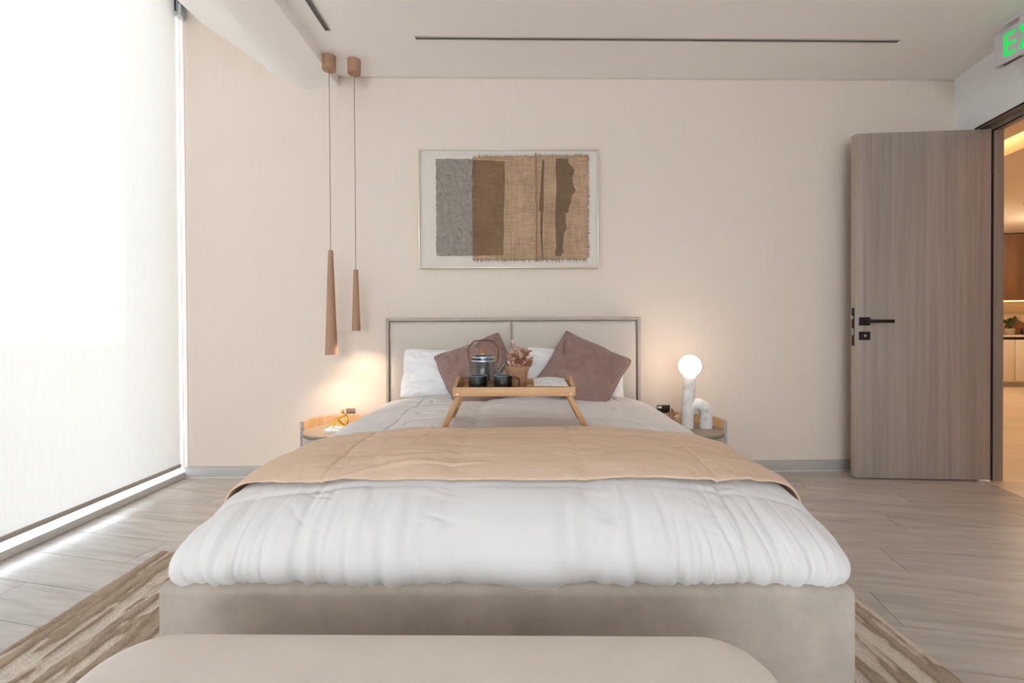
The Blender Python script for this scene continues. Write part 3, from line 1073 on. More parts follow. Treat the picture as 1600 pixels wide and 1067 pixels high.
for sg, xa in ((-1, TX0), (1, TX1 - 0.012)):
    # side rail with a raised carrying handle and its slot
    prof = [(TY0 + 0.012, TZ0), (TY1 - 0.012, TZ0), (TY1 - 0.012, TZ1), (TY1 - 0.05, TZ1 + 0.003), (TY1 - 0.09, TZ1 + 0.022), (TY1 - 0.13, TZ1 + 0.028), (TY0 + 0.13, TZ1 + 0.028), (TY0 + 0.09, TZ1 + 0.022), (TY0 + 0.05, TZ1 + 0.003), (TY0 + 0.012, TZ1)]
    ym = (TY0 + TY1) / 2
    hole = [(ym - 0.045, TZ1 + 0.002), (ym + 0.045, TZ1 + 0.002), (ym + 0.05, TZ1 + 0.009), (ym + 0.045, TZ1 + 0.015), (ym - 0.045, TZ1 + 0.015), (ym - 0.05, TZ1 + 0.009)]
    bm = bmesh.new()
    def loopv(pts):
        vv = [bm.verts.new((0, a, b)) for a, b in pts]
        return [bm.edges.new((vv[i], vv[(i + 1) % len(vv)])) for i in range(len(vv))]
    ed = loopv(prof) + loopv(hole)
    bmesh.ops.triangle_fill(bm, edges=ed, use_beauty=True)
    r = bmesh.ops.extrude_face_region(bm, geom=list(bm.faces))
    bmesh.ops.translate(bm, vec=(0.012, 0, 0), verts=[e for e in r['geom'] if isinstance(e, bmesh.types.BMVert)])
    bmesh.ops.recalc_face_normals(bm, faces=bm.faces)
    me = bpy.data.meshes.new('side_rail')
    bm.to_mesh(me)
    bm.free()
    me.materials.append(M['bamboo_y'])
    o = bpy.data.objects.new('side_rail', me)
    COL.objects.link(o)
    o.parent = tray
    o.location = (xa, 0, 0)
    # leg frame: two flat legs and a cross bar, hinged under the board
    top = (TX0 + 0.022 if sg < 0 else TX1 - 0.022)
    foot = (-0.318 if sg < 0 else 0.283)
    for yl in (TY0 + 0.016, TY1 - 0.040):
        vs = []
        for (xc, zc) in ((top, TZ0 + 0.002), (foot, 0.612)):
            for dx in (-0.011, 0.011):
                for dyv in (0, 0.022):
                    vs.append((xc + dx, yl + dyv, zc))
        mb().add(vs, [(0, 1, 3, 2), (4, 6, 7, 5), (0, 2, 6, 4), (1, 5, 7, 3), (0, 4, 5, 1), (2, 3, 7, 6)]).build('leg', 'bamboo_leg', tray, bevel=0.002)
    k = 0.66
    xc, zc = top + (foot - top) * k, TZ0 + (0.612 - TZ0) * k
    mb().box(xc - 0.006, xc + 0.006, TY0 + 0.038, TY1 - 0.040, zc - 0.012, zc + 0.012).build('cross_bar', 'bamboo_y', tray, bevel=0.002)

TS = TZ0 + 0.012      # tray surface

# ---- teapot
tp = thing('teapot', 'smoky glass teapot with a bronze hoop handle on the tray', 'teapot', (-0.158, 2.02, TS))
prof = [(0.056, 0.0), (0.064, 0.004), (0.067, 0.02), (0.067, 0.085), (0.064, 0.102), (0.054, 0.113), (0.049, 0.118), (0.049, 0.132)]
mb().lathe(prof, 40, cap1=False).build('body', 'glass_smoke', tp, smooth=True)
mb().lathe([(0.051, 0.114), (0.053, 0.116), (0.053, 0.121), (0.050, 0.122)], 36, cap0=False, cap1=False).build('neck_ring', 'grey_metal', tp, smooth=True)
mb().lathe([(0.030, 0.03), (0.030, 0.118)], 24, cap1=False).build('infuser', 'glass_dark', tp, smooth=True)
ld = mb().lathe([(0.047, 0.130), (0.051, 0.133), (0.050, 0.137), (0.035, 0.143), (0.012, 0.147), (0.004, 0.1475)], 36, cap0=False).build('lid', 'glass_smoke', tp, smooth=True)
mb().lathe([(0.050, 0.131), (0.0525, 0.132), (0.0525, 0.136), (0.050, 0.137)], 36, cap0=False, cap1=False).build('lid_rim', 'grey_metal', ld, smooth=True)
mb().lathe([(0.008, 0.145), (0.008, 0.150), (0.011, 0.155), (0.0125, 0.162), (0.0115, 0.166)], 20).build('knob', 'knob_wood', ld, smooth=True)
mb().lathe([(0.0088, 0.145), (0.0098, 0.146), (0.0098, 0.149), (0.0088, 0.150)], 20).build('knob_collar', 'gold', ld, smooth=True)
hp = [(-0.061, 0, 0.110), (-0.067, 0, 0.125), (-0.067, 0, 0.170), (-0.064, 0, 0.180), (-0.055, 0, 0.187), (-0.050, 0, 0.197), (-0.040, 0, 0.205), (-0.02, 0, 0.2075), (0, 0, 0.208), (0.02, 0, 0.2075), (0.040, 0, 0.205), (0.050, 0, 0.197), (0.055, 0, 0.187), (0.064, 0, 0.180), (0.067, 0, 0.170), (0.067, 0, 0.125), (0.061, 0, 0.110)]
mb().tube(hp, 0.0023, 8).build('handle', 'bronze', tp, smooth=True)
for sg in (-1, 1):
    mb().box(sg * 0.061 - 0.004, sg * 0.061 + 0.004, -0.006, 0.006, 0.106, 0.134).build('lug', 'bronze', tp, bevel=0.001)
mb().tube([(0.058, -0.004, 0.055), (0.078, -0.006, 0.080), (0.096, -0.008, 0.108), (0.108, -0.009, 0.130)], [0.018, 0.012, 0.009, 0.007], 16, caps=False).build('spout', 'glass_smoke', tp, smooth=True)

# ---- mugs
def mug(x, y, sgn, label, r=0.039, h=0.064):
    t = thing('glass_mug', label, 'mug', (x, y, TS), group='smoked glass mugs on the tray')
    mb().lathe([(r * 0.9, 0.0), (r * 0.97, 0.004), (r, 0.010), (r, h), (r - 0.003, h), (r - 0.003, 0.010), (0.01, 0.006)], 36, cap0=True, cap1=True).build('cup', 'glass_dark', t, smooth=True)
    mb().lathe([(r - 0.003, h - 0.001), (r - 0.0015, h + 0.0012), (r, h - 0.001)], 36, cap0=False, cap1=False).build('rim', 'grey_metal', t, smooth=True)
    pts = [(sgn * (r - 0.002), 0, 0.012), (sgn * (r + 0.016), 0, 0.010), (sgn * (r + 0.026), 0, 0.016), (sgn * (r + 0.030), 0, 0.028), (sgn * (r + 0.030), 0, 0.040), (sgn * (r + 0.026), 0, 0.050), (sgn * (r + 0.016), 0, 0.055), (sgn * (r - 0.002), 0, 0.053)]
    mb().tube(pts, 0.0042, 8).build('handle', 'bronze', t, smooth=True)
    return t
mug(-0.172, 1.905, -1, 'smoked glass mug with its handle pointing left')
mug(-0.068, 1.905, 1, 'smoked glass mug with its handle towards the kraft pot')


# ---- dried flowers
def leaf_blade(m, base, tip, width, twist):
    base, tip = Vector(base), Vector(tip)
    ax = tip - base
    side = ax.cross(Vector((math.cos(twist), math.sin(twist), 0.3))).normalized() * width
    nrm = ax.cross(side).normalized() * width * 0.35
    a = base
    b = base + ax * 0.45
    m.add([a, b + side, tip, b - side, b + nrm], [(0, 1, 4), (1, 2, 4), (2, 3, 4), (3, 0, 4)])


def dried_sprig(parent, base, tip, nleaf, mat, size, seed):
    r = random.Random(seed)
    base, tip = Vector(base), Vector(tip)
    bend = Vector((r.uniform(-.006, .006), r.uniform(-.006, .006), 0))
    path = [base + (tip - base) * t + bend * math.sin(t * math.pi) for t in (0, .25, .5, .75, 1)]
    st = mb().tube(path, 0.0011, 5).build('stem', 'dry_rust', parent, smooth=True)
    m = mb()
    for k in range(nleaf):
        t = r.uniform(0.35, 1.0)
        p = base + (tip - base) * t + bend * math.sin(t * math.pi)
        d = Vector((r.uniform(-1, 1), r.uniform(-1, 1), r.uniform(-0.1, 1.1))).normalized()
        leaf_blade(m, p, p + d * size * r.uniform(0.6, 1.3), size * r.uniform(.16, .3), r.uniform(0, 6))
    m.build('dried_petals', mat, st, fix=False)
    return st


pot = thing('flower_pot', 'kraft pot of dried pink and rust flowers on the tray', 'flower pot', (-0.008, 1.985, TS))
mb().lathe([(0.036, 0.0), (0.038, 0.002), (0.047, 0.076), (0.0475, 0.078), (0.051, 0.0785), (0.052, 0.097), (0.0505, 0.0985), (0.047, 0.0985), (0.046, 0.085), (0.01, 0.083)], 36).build('pot', 'kraft', pot, smooth=True)
mb().lathe([(0.0465, 0.084), (0.035, 0.090), (0.015, 0.093), (0.002, 0.094)], 20, cap0=False).build('moss', 'soil', pot, smooth=True)
r = random.Random(5)
mats = ['dry_pink', 'dry_rust', 'dry_pink', 'dry_cream', 'dry_rust']
for k in range(34):
    a = r.uniform(0, 2 * math.pi)
    rr = r.uniform(0.005, 0.070)
    hgt = r.uniform(0.122, 0.186) - rr * 0.35
    dried_sprig(pot, (0.010 * math.cos(a), 0.010 * math.sin(a), 0.088), (rr * math.cos(a), rr * math.sin(a) * 0.8, hgt), 20, mats[k % 5], 0.019, 100 + k)
dried_sprig(pot, (0, 0, 0.09), (-0.022, 0.004, 0.205), 4, 'dry_cream', 0.024, 300)
dried_sprig(pot, (0, 0, 0.09), (-0.012, 0.006, 0.200), 5, 'dry_cream', 0.018, 301)

# ---- folded napkin
nk = thing('napkin', 'folded white napkin with thin lines lying on the tray', 'napkin', (0.137, 1.98, TS))
n = 40
gx = np.linspace(-0.070, 0.072, n)
gy = np.linspace(-0.085, 0.095, n)
GX, GY = np.meshgrid(gx, gy, indexing='ij')
for lay, (z0, sh) in enumerate(((0.006, 0.0), (0.014, 0.004), (0.022, -0.003))):
    zz = z0 + 0.004 * fbm(GX * 18 + lay, GY * 18, 2, 60 + lay) + 0.010 * ((GY + 0.08) / 0.18) + 0.006 * np.sin((GX + 0.07) / 0.14 * math.pi) * (0.3 + 0.7 * (GY > 0))
    o = mb().grid(np.stack([GX + sh + 0.12 * 0 * GY, GY, zz], -1)).build('fold', 'napkin', nk, smooth=True, angle=180)
    s_ = o.modifiers.new('thick', 'SOLIDIFY')
    s_.thickness = 0.005
    s_.offset = -1

# ------------------------------------------------------------------ pendants
def pendant(x, y, zt, zb, rt_, rb, label):
    t = thing('pendant_lamp', label, 'pendant lamp', (x, y, 0), group='slim cone pendants by the window side')
    mb().lathe([(0.041, CEIL - 0.088), (0.042, CEIL - 0.086), (0.042, CEIL - 0.001)], 32).build('canopy', 'terracotta', t, smooth=True)
    mb().lathe([(0.007, CEIL - 0.100), (0.007, CEIL - 0.087)], 12).build('cord_grip', 'terracotta', t, smooth=True)
    mb().tube([(0, 0, CEIL - 0.1), (0.0015, 0, (CEIL + zt) / 2), (0, 0, zt)], 0.0024, 8).build('cord', 'cord', t, smooth=True)
    L = zt - zb
    pr = [(0.004, zt + 0.003), (rt_ * 0.75, zt), (rt_ * 0.98, zt - 0.006), (rt_ + (rb - rt_) * 0.3, zt - L * 0.32), (rt_ + (rb - rt_) * 0.62, zt - L * 0.66), (rb, zb), (rb - 0.003, zb), (rb * 0.86, zb + L * 0.12)]
    mb().lathe(pr, 36, cap0=True, cap1=True).build('shade', 'terracotta', t, smooth=True, angle=50)
    b = mb().lathe([(rb * 0.62, 0.0), (rb * 0.62, 0.004)], 20, c=(0, 0, zb + 0.022)).build('bulb', 'warm_bulb', t)
    ldt = bpy.data.lights.new('pendant_light', 'SPOT')
    ldt.energy = PENDANT_W
    ldt.color = (1.0, 0.74, 0.54)
    ldt.spot_size = math.radians(114)
    ldt.spot_blend = 1.0
    ldt.shadow_soft_size = rb * 0.55
    lo = bpy.data.objects.new('pendant_light', ldt)
    COL.objects.link(lo)
    lo.parent = t
    lo.location = (0, 0, zb + 0.006)
    return t
pendant(-1.225, 2.955, 1.552, 0.872, 0.0160, 0.0400, 'longer, lower brown cone pendant nearer the window')
pendant(-1.077, 3.000, 1.432, 1.026, 0.0150, 0.0280, 'shorter, higher brown cone pendant nearer the bed')

# ------------------------------------------------------------------ nightstands
def nightstand(cx, cy, label, R=0.205, zt=0.400):
    t = thing('nightstand', label, 'nightstand', (cx, cy, 0), group='round nightstands beside the bed')
    seg = 40
    # curved back shell, from -5 deg to 185 deg (the rear half), outside lacquer, inside oak
    def arc(r0, r1, a0, a1, z0, z1, n=40):
        rs = []
        for i in range(n + 1):
            a = math.radians(a0 + (a1 - a0) * i / n)
            c, s = math.cos(a), math.sin(a)
            rs.append([(r0 * c, r0 * s, z0), (r1 * c, r1 * s, z0), (r1 * c, r1 * s, z1), (r0 * c, r0 * s, z1)])
        return mb().rings(rs)
    arc(R + 0.011, R + 0.020, -8, 188, 0.006, zt + 0.055).build('back_shell', 'ns_grey', t, smooth=True, angle=30)
    arc(R + 0.001, R + 0.0105, -8, 188, zt - 0.004, zt + 0.054).build('gallery', 'oak', t, smooth=True, angle=30)
    for a in (-8.8, 188.8):
        arc(R + 0.002, R + 0.021, a - 0.9, a + 0.9, 0.006, zt + 0.056, 2).build('metal_strip', 'ns_strip', t)
    mb().lathe([(R - 0.004, zt - 0.018), (R, zt - 0.014), (R, zt - 0.003), (R - 0.004, zt)], 56).build('top', 'ns_grey', t, smooth=True, angle=30)
    mb().lathe([(R - 0.010, 0.03), (R - 0.010, zt - 0.019)], 48).build('body', 'ns_grey', t, smooth=True)
    mb().lathe([(R - 0.06, 0.0), (R - 0.06, 0.03)], 40).build('plinth', 'black', t, smooth=True)
    for z0, z1 in ((0.045, 0.205), (0.212, zt - 0.024)):
        d_ = arc(R - 0.010, R - 0.001, 194, 346, z0, z1).build('drawer', 'ns_front', t, smooth=True, angle=30)
        mb().box(-0.03, 0.03, -R - 0.008, -R + 0.001, z1 - 0.02, z1 - 0.014).build('pull', 'ns_strip', d_)
    return t
nightstand(-1.160, 2.885, 'round nightstand on the window side, with gold figurine')
nightstand(1.072, 2.885, 'round nightstand on the door side, under the globe lamp')

# ---- table lamp
lp = thing('table_lamp', 'white plaster arch lamp with a glowing globe on the nightstand', 'table lamp', (0, 0, 0))
colp = [(1.066, 2.9, 0.4), (1.068, 2.9, 0.50), (1.074, 2.9, 0.60), (1.082, 2.9, 0.725)]
stem = mb()
stem.tube([(1.066, 2.9, 0.4005), (1.0665, 2.9, 0.44), (1.068, 2.9, 0.50), (1.071, 2.9, 0.56), (1.075, 2.9, 0.62), (1.079, 2.9, 0.67), (1.082, 2.9, 0.725)], [0.0385, 0.0385, 0.0382, 0.0385, 0.039, 0.039, 0.0385], 28)
stem.build('column', 'plaster', lp, smooth=True, angle=60)
ap = []
for k in range(0, 15):
    a = math.pi * (1 - k / 14)
    ap.append((1.127 + 0.056 * math.cos(a), 2.9, 0.495 + 0.056 * math.sin(a)))
ap += [(1.183, 2.9, 0.46), (1.1835, 2.9, 0.43), (1.184, 2.9, 0.4005)]
mb().tube(ap, 0.0385, 26).build('arch', 'plaster', lp, smooth=True, angle=60)
mb().lathe([(0.034, 0.724), (0.034, 0.731), (0.02, 0.734)], 28, c=(1.083, 2.9, 0)).build('collar', 'plaster', lp, smooth=True)
gp = [(0.0675 * math.sin(math.pi * i / 24), -0.0675 * math.cos(math.pi * i / 24)) for i in range(1, 24)]
mb().lathe(gp, 36, c=(1.084, 2.9, 0.794)).build('globe', 'globe', lp, smooth=True)

# ---- sprig beside the lamp
sg = thing('dried_sprig', 'small dried flower sprig beside the plaster lamp', 'dried flowers', (0.962, 2.86, 0.4005))
mb().lathe([(0.018, 0.0), (0.021, 0.004), (0.017, 0.03), (0.010, 0.045), (0.012, 0.05)], 18).build('vase', 'kraft', sg, smooth=True)
for k in range(7):
    a = k * 0.9
    dried_sprig(sg, (0, 0, 0.045), (0.034 * math.cos(a) + 0.008, 0.026 * math.sin(a), 0.085 + 0.018 * (k % 3)), 10, ['dry_cream', 'dry_pink', 'kraft'][k % 3], 0.024, 400 + k)

# ---- figurine on a book, left nightstand
bk = thing('book', 'white book lying on the nightstand under the gold figurine', 'book', (-1.135, 2.84, 0.4005), 0.06)
mb().box(-0.068, 0.072, -0.05, 0.05, 0.002, 0.014).build('page_block', 'paper_white', bk)
mb().box(-0.072, 0.075, -0.053, 0.053, 0.0, 0.002).build('cover', 'art_frame', bk)
mb().box(-0.072, 0.075, -0.053, 0.053, 0.014, 0.016).build('cover', 'paper_white', bk)
fz = 0.4165
fg = thing('figurine', 'gold abstract figurine sitting with one knee drawn up', 'figurine', (0, 2.84, fz))


def fig_body(name, chains, parent):
    m = mb()
    for path, rad in chains:
        m.tube([(a, b, c) for a, b, c in path], rad, 10)
    return m.build(name, 'gold', parent, smooth=True, angle=70)


def P2(px, py, dy=0.0):
    # figurine drawn in a flat plane, metres, origin under the seat
    return (px, dy, py)
sx = -1.098
body_chains = [
    ([P2(sx + 0.000, 0.008), P2(sx + 0.012, 0.018), P2(sx + 0.016, 0.045), P2(sx + 0.014, 0.070), P2(sx + 0.002, 0.086), P2(sx - 0.006, 0.094)], [0.010, 0.011, 0.0095, 0.0085, 0.006, 0.005]),
    ([P2(sx + 0.010, 0.080, 0.010), P2(sx - 0.020, 0.070, 0.012), P2(sx - 0.052, 0.062, 0.008)], [0.006, 0.005, 0.004]),
    ([P2(sx + 0.010, 0.080, -0.010), P2(sx - 0.020, 0.066, -0.014), P2(sx - 0.055, 0.058, -0.008)], [0.006, 0.005, 0.004]),
    ([P2(sx + 0.004, 0.010, 0.008), P2(sx - 0.022, 0.026, 0.010), P2(sx - 0.048, 0.058, 0.008), P2(sx - 0.060, 0.052, 0.008), P2(sx - 0.085, 0.024, 0.008), P2(sx - 0.108, 0.004, 0.008), P2(sx - 0.120, 0.003, 0.008)], [0.009, 0.008, 0.007, 0.0065, 0.0045, 0.004, 0.003]),
    ([P2(sx + 0.004, 0.010, -0.008), P2(sx - 0.020, 0.022, -0.012), P2(sx - 0.040, 0.046, -0.010), P2(sx - 0.056, 0.030, -0.010), P2(sx - 0.072, 0.005, -0.010), P2(sx - 0.084, 0.004, -0.010)], [0.009, 0.008, 0.007, 0.006, 0.004, 0.003]),
]
fig_body('body', body_chains, fg)
hp_ = [(0.0105 * math.sin(math.pi * i / 14), -0.013 * math.cos(math.pi * i / 14)) for i in range(1, 14)]
hdm = mb().lathe(hp_, 18).build('head', 'gold', fg, smooth=True)
hdm.location = (sx - 0.012, 0, 0.105)
hdm.rotation_euler = (0, math.radians(-18), 0)

# ---- wall plates
def plate(x0, x1, z0, z1, mat, label, sticker=False):
    xm = (x0 + x1) / 2
    t = thing('wall_socket', label, 'socket', (xm, wall_y(xm), (z0 + z1) / 2), WANG)
    w2, h2 = (x1 - x0) / 2, (z1 - z0) / 2
    mb().box(-w2, w2, -0.008, 0, -h2, h2).build('plate', mat, t, bevel=0.0015)
    for sx_ in (-0.5, 0.5):
        mb().box(w2 * sx_ - w2 * 0.36, w2 * sx_ + w2 * 0.36, -0.010, -0.008, -h2 * 0.6, h2 * 0.6).build('rocker', mat, t, bevel=0.0005)
    if sticker:
        mb().box(-w2 * 0.9, -w2 * 0.3, -0.0106, -0.0101, h2 * 0.25, h2 * 0.75).build('sticker', 'paper_white', t)
plate(-1.222, -1.159, 0.432, 0.478, 'brown_plate', 'small brown wall socket above the nightstand with the figurine')
plate(0.985, 1.078, 0.425, 0.482, 'dark_plate', 'dark wall socket plate behind the bed on the lamp side', True)

# ------------------------------------------------------------------ framed textile art
AX0, AX1, AZ0, AZ1 = -0.700, 0.567, 1.459, 2.296
axm = (AX0 + AX1) / 2
art = thing('framed_art', 'framed textile collage in grey, brown and tan burlap', 'wall art', (axm, wall_y(axm), 0), WANG)
hw = (AX1 - AX0) / 2
for (a, b, c, d) in ((-hw, -hw + 0.012, AZ0, AZ1), (hw - 0.012, hw, AZ0, AZ1), (-hw + 0.012, hw - 0.012, AZ0, AZ0 + 0.012), (-hw + 0.012, hw - 0.012, AZ1 - 0.012, AZ1)):
    mb().box(a, b, -0.040, -0.001, c, d).build('frame_bar', 'art_frame', art, bevel=0.0015)
mb().box(-hw + 0.012, hw - 0.012, -0.024, -0.001, AZ0 + 0.012, AZ1 - 0.012).build('backing_board', 'art_board', art)


def ap_(px, py):
    return (-hw + (px - 78) / 1412.0 * 2 * hw, AZ1 - (py - 75) / 940.0 * (AZ1 - AZ0))


def rag(p, q, n, amp, r):
    out = []
    for i in range(n):
        t = i / n
        out.append((p[0] + (q[0] - p[0]) * t + r.uniform(-amp, amp), p[1] + (q[1] - p[1]) * t + r.uniform(-amp, amp)))
    return out


def ragged(corners, n, amp, seed):
    r = random.Random(seed)
    pts = []
    for i in range(len(corners)):
        pts += rag(corners[i], corners[(i + 1) % len(corners)], n, amp, r)
    return [ap_(*p) for p in pts]


def sheet(name, poly, y0, y1, mat):
    return mb().prism_y(poly, y0, y1).build(name, mat, art)


# grey pulp panel with relief
ng = 90
gx = np.linspace(218, 500, ng)
gz = np.linspace(158, 914, 200)
GX, GZ = np.meshgrid(gx, gz, indexing='ij')
ex = np.zeros_like(GX)
ex[0, :] = 6 * vnoise(GZ[0] / 14, GZ[0] * 0, 3)
GX = GX + ex
rel = np.abs(fbm(GX / 50, GZ / 50, 4, 8)) * 0.018 + 0.006 * fbm(GX / 16, GZ / 16, 2, 18)
AXg = -hw + (GX - 78) / 1412.0 * 2 * hw
AZg = AZ1 - (GZ - 75) / 940.0 * (AZ1 - AZ0)
Pg = np.stack([AXg, -0.0275 - rel, AZg], -1)
gm = mb().grid(Pg)
gpanel = gm.build('grey_panel', 'art_grey', art, smooth=True, angle=180)
s_ = gpanel.modifiers.new('thick', 'SOLIDIFY')
s_.thickness = 0.004
sheet('burlap_sheet', ragged([(500, 948), (820, 952), (1405, 940), (1410, 130), (1000, 130), (500, 140)], 22, 3, 4), -0.0285, -0.0242, 'burlap')
sheet('dark_burlap_sheet', ragged([(502, 914), (740, 912), (756, 172), (640, 168), (502, 160)], 16, 3, 5), -0.0315, -0.0288, 'burlap_dark')
sheet('torn_strip', [ap_(*p) for p in [(1042, 940), (1036, 800), (1030, 720), (1034, 570), (1020, 560), (1034, 380), (1042, 260), (1048, 150), (1062, 172), (1066, 190), (1058, 330), (1056, 560), (1050, 575), (1046, 760), (1050, 940)]], -0.0315, -0.0288, 'burlap_torn')
sheet('torn_strip', [ap_(*p) for p in [(1150, 920), (1146, 880), (1156, 850), (1150, 700), (1148, 600), (1158, 400), (1154, 250), (1155, 150), (1250, 150), (1252, 180), (1268, 205), (1290, 225), (1300, 242), (1284, 300), (1286, 350), (1310, 402), (1292, 428), (1278, 445), (1272, 500), (1252, 545), (1254, 572), (1226, 580), (1232, 650), (1238, 705), (1216, 740), (1212, 790), (1204, 850), (1212, 885), (1190, 920)]], -0.0315, -0.0288, 'burlap_torn')
r = random.Random(9)
tp_ = []
for i in range(40):
    a = ap_(999 + r.uniform(-3, 3), 108 + (966 - 108) * i / 39)
    tp_.append((a[0], -0.033, a[1]))
mb().tube(tp_, 0.0052, 8).build('twine', 'thread', art, smooth=True)
fm = mb()
for i in range(700):
    e = r.choice('tttbbbrr')
    if e == 't':
        x0_ = r.uniform(500, 1412)
        yb = 140 - (x0_ - 500) / 500 * 10 if x0_ < 1000 else 130
        p, q = (x0_, yb + 6), (x0_ + r.uniform(-7, 7), yb - r.uniform(8, 32))
    elif e == 'b':
        x0_ = r.uniform(500, 1405)
        p, q = (x0_, 940), (x0_ + r.uniform(-6, 6), 950 + r.uniform(6, 30))
    else:
        y0_ = r.uniform(125, 945)
        p, q = (1402, y0_), (1408 + r.uniform(6, 26), y0_ + r.uniform(-8, 8))
    a, b = ap_(*p), ap_(*q)
    dx, dz = b[0] - a[0], b[1] - a[1]
    l = math.hypot(dx, dz)
    ox, oz = -dz / l * 0.0013, dx / l * 0.0013
    y_ = -0.0265 - r.uniform(0, 0.004)
    fm.add([(a[0] - ox, y_, a[1] - oz), (a[0] + ox, y_, a[1] + oz), (b[0], y_ - 0.001, b[1]), (a[0], y_ - 0.0014, a[1])], [(0, 1, 2), (0, 3, 2), (1, 2, 3)])
fo = fm.build('fringe', 'thread', art, fix=False)
fo['kind'] = 'stuff'

# ------------------------------------------------------------------ exit sign
SX = 2.83
ex = thing('exit_sign', 'white ceiling sign with green letters reading EXIT', 'exit sign', (SX, 2.757, 0))
SL = 0.40
mb().box(0, 0.045, -SL, 0, 2.566, 2.755).build('housing', 'sign_white', ex, bevel=0.003)
mb().box(0.008, 0.037, -SL + 0.03, -0.035, CEIL - 0.022, CEIL - 0.0005).build('mounting_plate', 'sign_white', ex, bevel=0.003)
mb().box(0.016, 0.029, -SL + 0.12, -0.12, 2.755, CEIL - 0.022).build('neck', 'sign_white', ex)
mb().box(0.012, 0.034, -0.13, -0.03, 2.5645, 2.566).build('lamp_slot', 'slot_dark', ex)
LH0, LH1, LSW = 2.598, 2.728, 0.016
def stroke(m, y0, z0, y1, z1, w=LSW):
    d = Vector((y1 - y0, z1 - z0)).normalized()
    nx = Vector((-d.y, d.x)) * w / 2
    vs = []
    for xx_ in (-0.003, 0.0):
        for (yy0, zz0) in ((y0 - nx.x, z0 - nx.y), (y0 + nx.x, z0 + nx.y), (y1 + nx.x, z1 + nx.y), (y1 - nx.x, z1 - nx.y)):
            vs.append((xx_, yy0, zz0))
    m.add(vs, [(0, 1, 2, 3), (7, 6, 5, 4), (0, 4, 5, 1), (1, 5, 6, 2), (2, 6, 7, 3), (3, 7, 4, 0)])
h_ = LSW / 2
def letter(draw):
    m = mb()
    draw(m)
    m.build('letter', 'sign_green', ex)
e0 = -0.055
def dE(m):
    stroke(m, e0 - h_, LH0, e0 - h_, LH1)
    for z in (LH0 + h_, (LH0 + LH1) / 2, LH1 - h_):
        stroke(m, e0 - LSW, z, e0 - 0.060, z)
def dX(m):
    stroke(m, e0 - 0.088, LH0, e0 - 0.145, LH1, 0.019)
    stroke(m, e0 - 0.145, LH0, e0 - 0.088, LH1, 0.019)
def dI(m):
    stroke(m, e0 - 0.180, LH0, e0 - 0.180, LH1)
def dT(m):
    stroke(m, e0 - 0.245, LH0, e0 - 0.245, LH1 - LSW)
    stroke(m, e0 - 0.210, LH1 - h_, e0 - 0.280, LH1 - h_)
for f_ in (dE, dX, dI, dT):
    letter(f_)

# ------------------------------------------------------------------ rug
RX0, RX1, RY0, RY1 = -1.668, 1.292, -0.35, 2.085
nxr, nyr = 640, 240
gx = np.linspace(RX0, RX1, nxr)
gy = np.linspace(RY0, RY1, nyr)
GX, GY = np.meshgrid(gx, gy, indexing='ij')
wv = GX + 0.030 * fbm(GX * 1.5, GY * 1.6, 3, 71)
ridge = 0.24 * np.sin(wv * 2 * math.pi / 0.092 + 5 * vnoise(GX * 3, GY * 0.9, 78)) + 0.5 * vnoise(wv * 15, GY * 0.5, 72) + 0.9 * vnoise(wv * 30, GY * 2.6, 73) + 0.7 * vnoise(wv * 55, GY * 9, 74)
tuft = np.clip(0.46 + 1.15 * ridge + 0.25 * fbm(GX * 45, GY * 30, 2, 75), 0, 1)
zr = 0.008 + 0.016 * tuft + 0.004 * fbm(GX * 70, GY * 50, 2, 76)
eg = np.minimum.reduce([GX - RX0, RX1 - GX, GY - RY0, RY1 - GY])
zr = zr * np.clip(eg / 0.012, 0.15, 1)
GXe = GX + np.where(eg < 0.01, 0.006 * fbm(GX * 50, GY * 50, 2, 77), 0)
rug = mb().grid(np.stack([GXe, GY, np.maximum(zr, 0.002)], -1)).build('rug', 'rug', smooth=True, angle=180)
at_ = rug.data.attributes.new('tuft', 'FLOAT', 'POINT')
at_.data.foreach_set('value', tuft.reshape(-1).astype(np.float32))
tag(rug, 'carved beige and tan striped rug under the bed', 'rug')

# ------------------------------------------------------------------ bench
def rrect(hx_, hy_, r_, cx_, cy_, z, n=10):
    pts = []
    for k, (sx_, sy_, a0) in enumerate(((1, 1, 0), (-1, 1, 90), (-1, -1, 180), (1, -1, 270))):
        for i in range(n + 1):
            a = math.radians(a0 + 90 * i / n)
            pts.append((cx_ + sx_ * (hx_ - r_) + r_ * math.cos(a), cy_ + sy_ * (hy_ - r_) + r_ * math.sin(a), z))
    return pts
bn = thing('bench', 'beige upholstered bench with rounded corners at the bed foot', 'bench', (-0.160, 0.665, 0))
HX, HY, RR = 0.606, 0.222, 0.115
rs = []
for ins, z in ((0.012, 0.10), (0.004, 0.13), (0.0, 0.20), (0.0, 0.385), (0.004, 0.428), (0.012, 0.449), (0.024, 0.460), (0.045, 0.4665), (0.075, 0.470), (0.095, 0.471), (0.105, 0.4715)):
    rs.append(rrect(HX - ins, HY - ins, max(RR - ins, 0.008), 0, 0, z))
mb().rings(rs).build('cushion_body', 'bench', bn, smooth=True, angle=60)
mb().closed_tube(rrect(HX - 0.001, HY - 0.001, RR, 0, 0, 0.388), 0.003, 6).build('seam_piping', 'bench', bn, smooth=True)
for sx_ in (-1, 1):
    for sy_ in (-1, 1):
        mb().lathe([(0.016, 0.0245), (0.022, 0.10)], 14, c=(sx_ * 0.48, sy_ * 0.12, 0)).build('leg', 'black', bn, smooth=True)

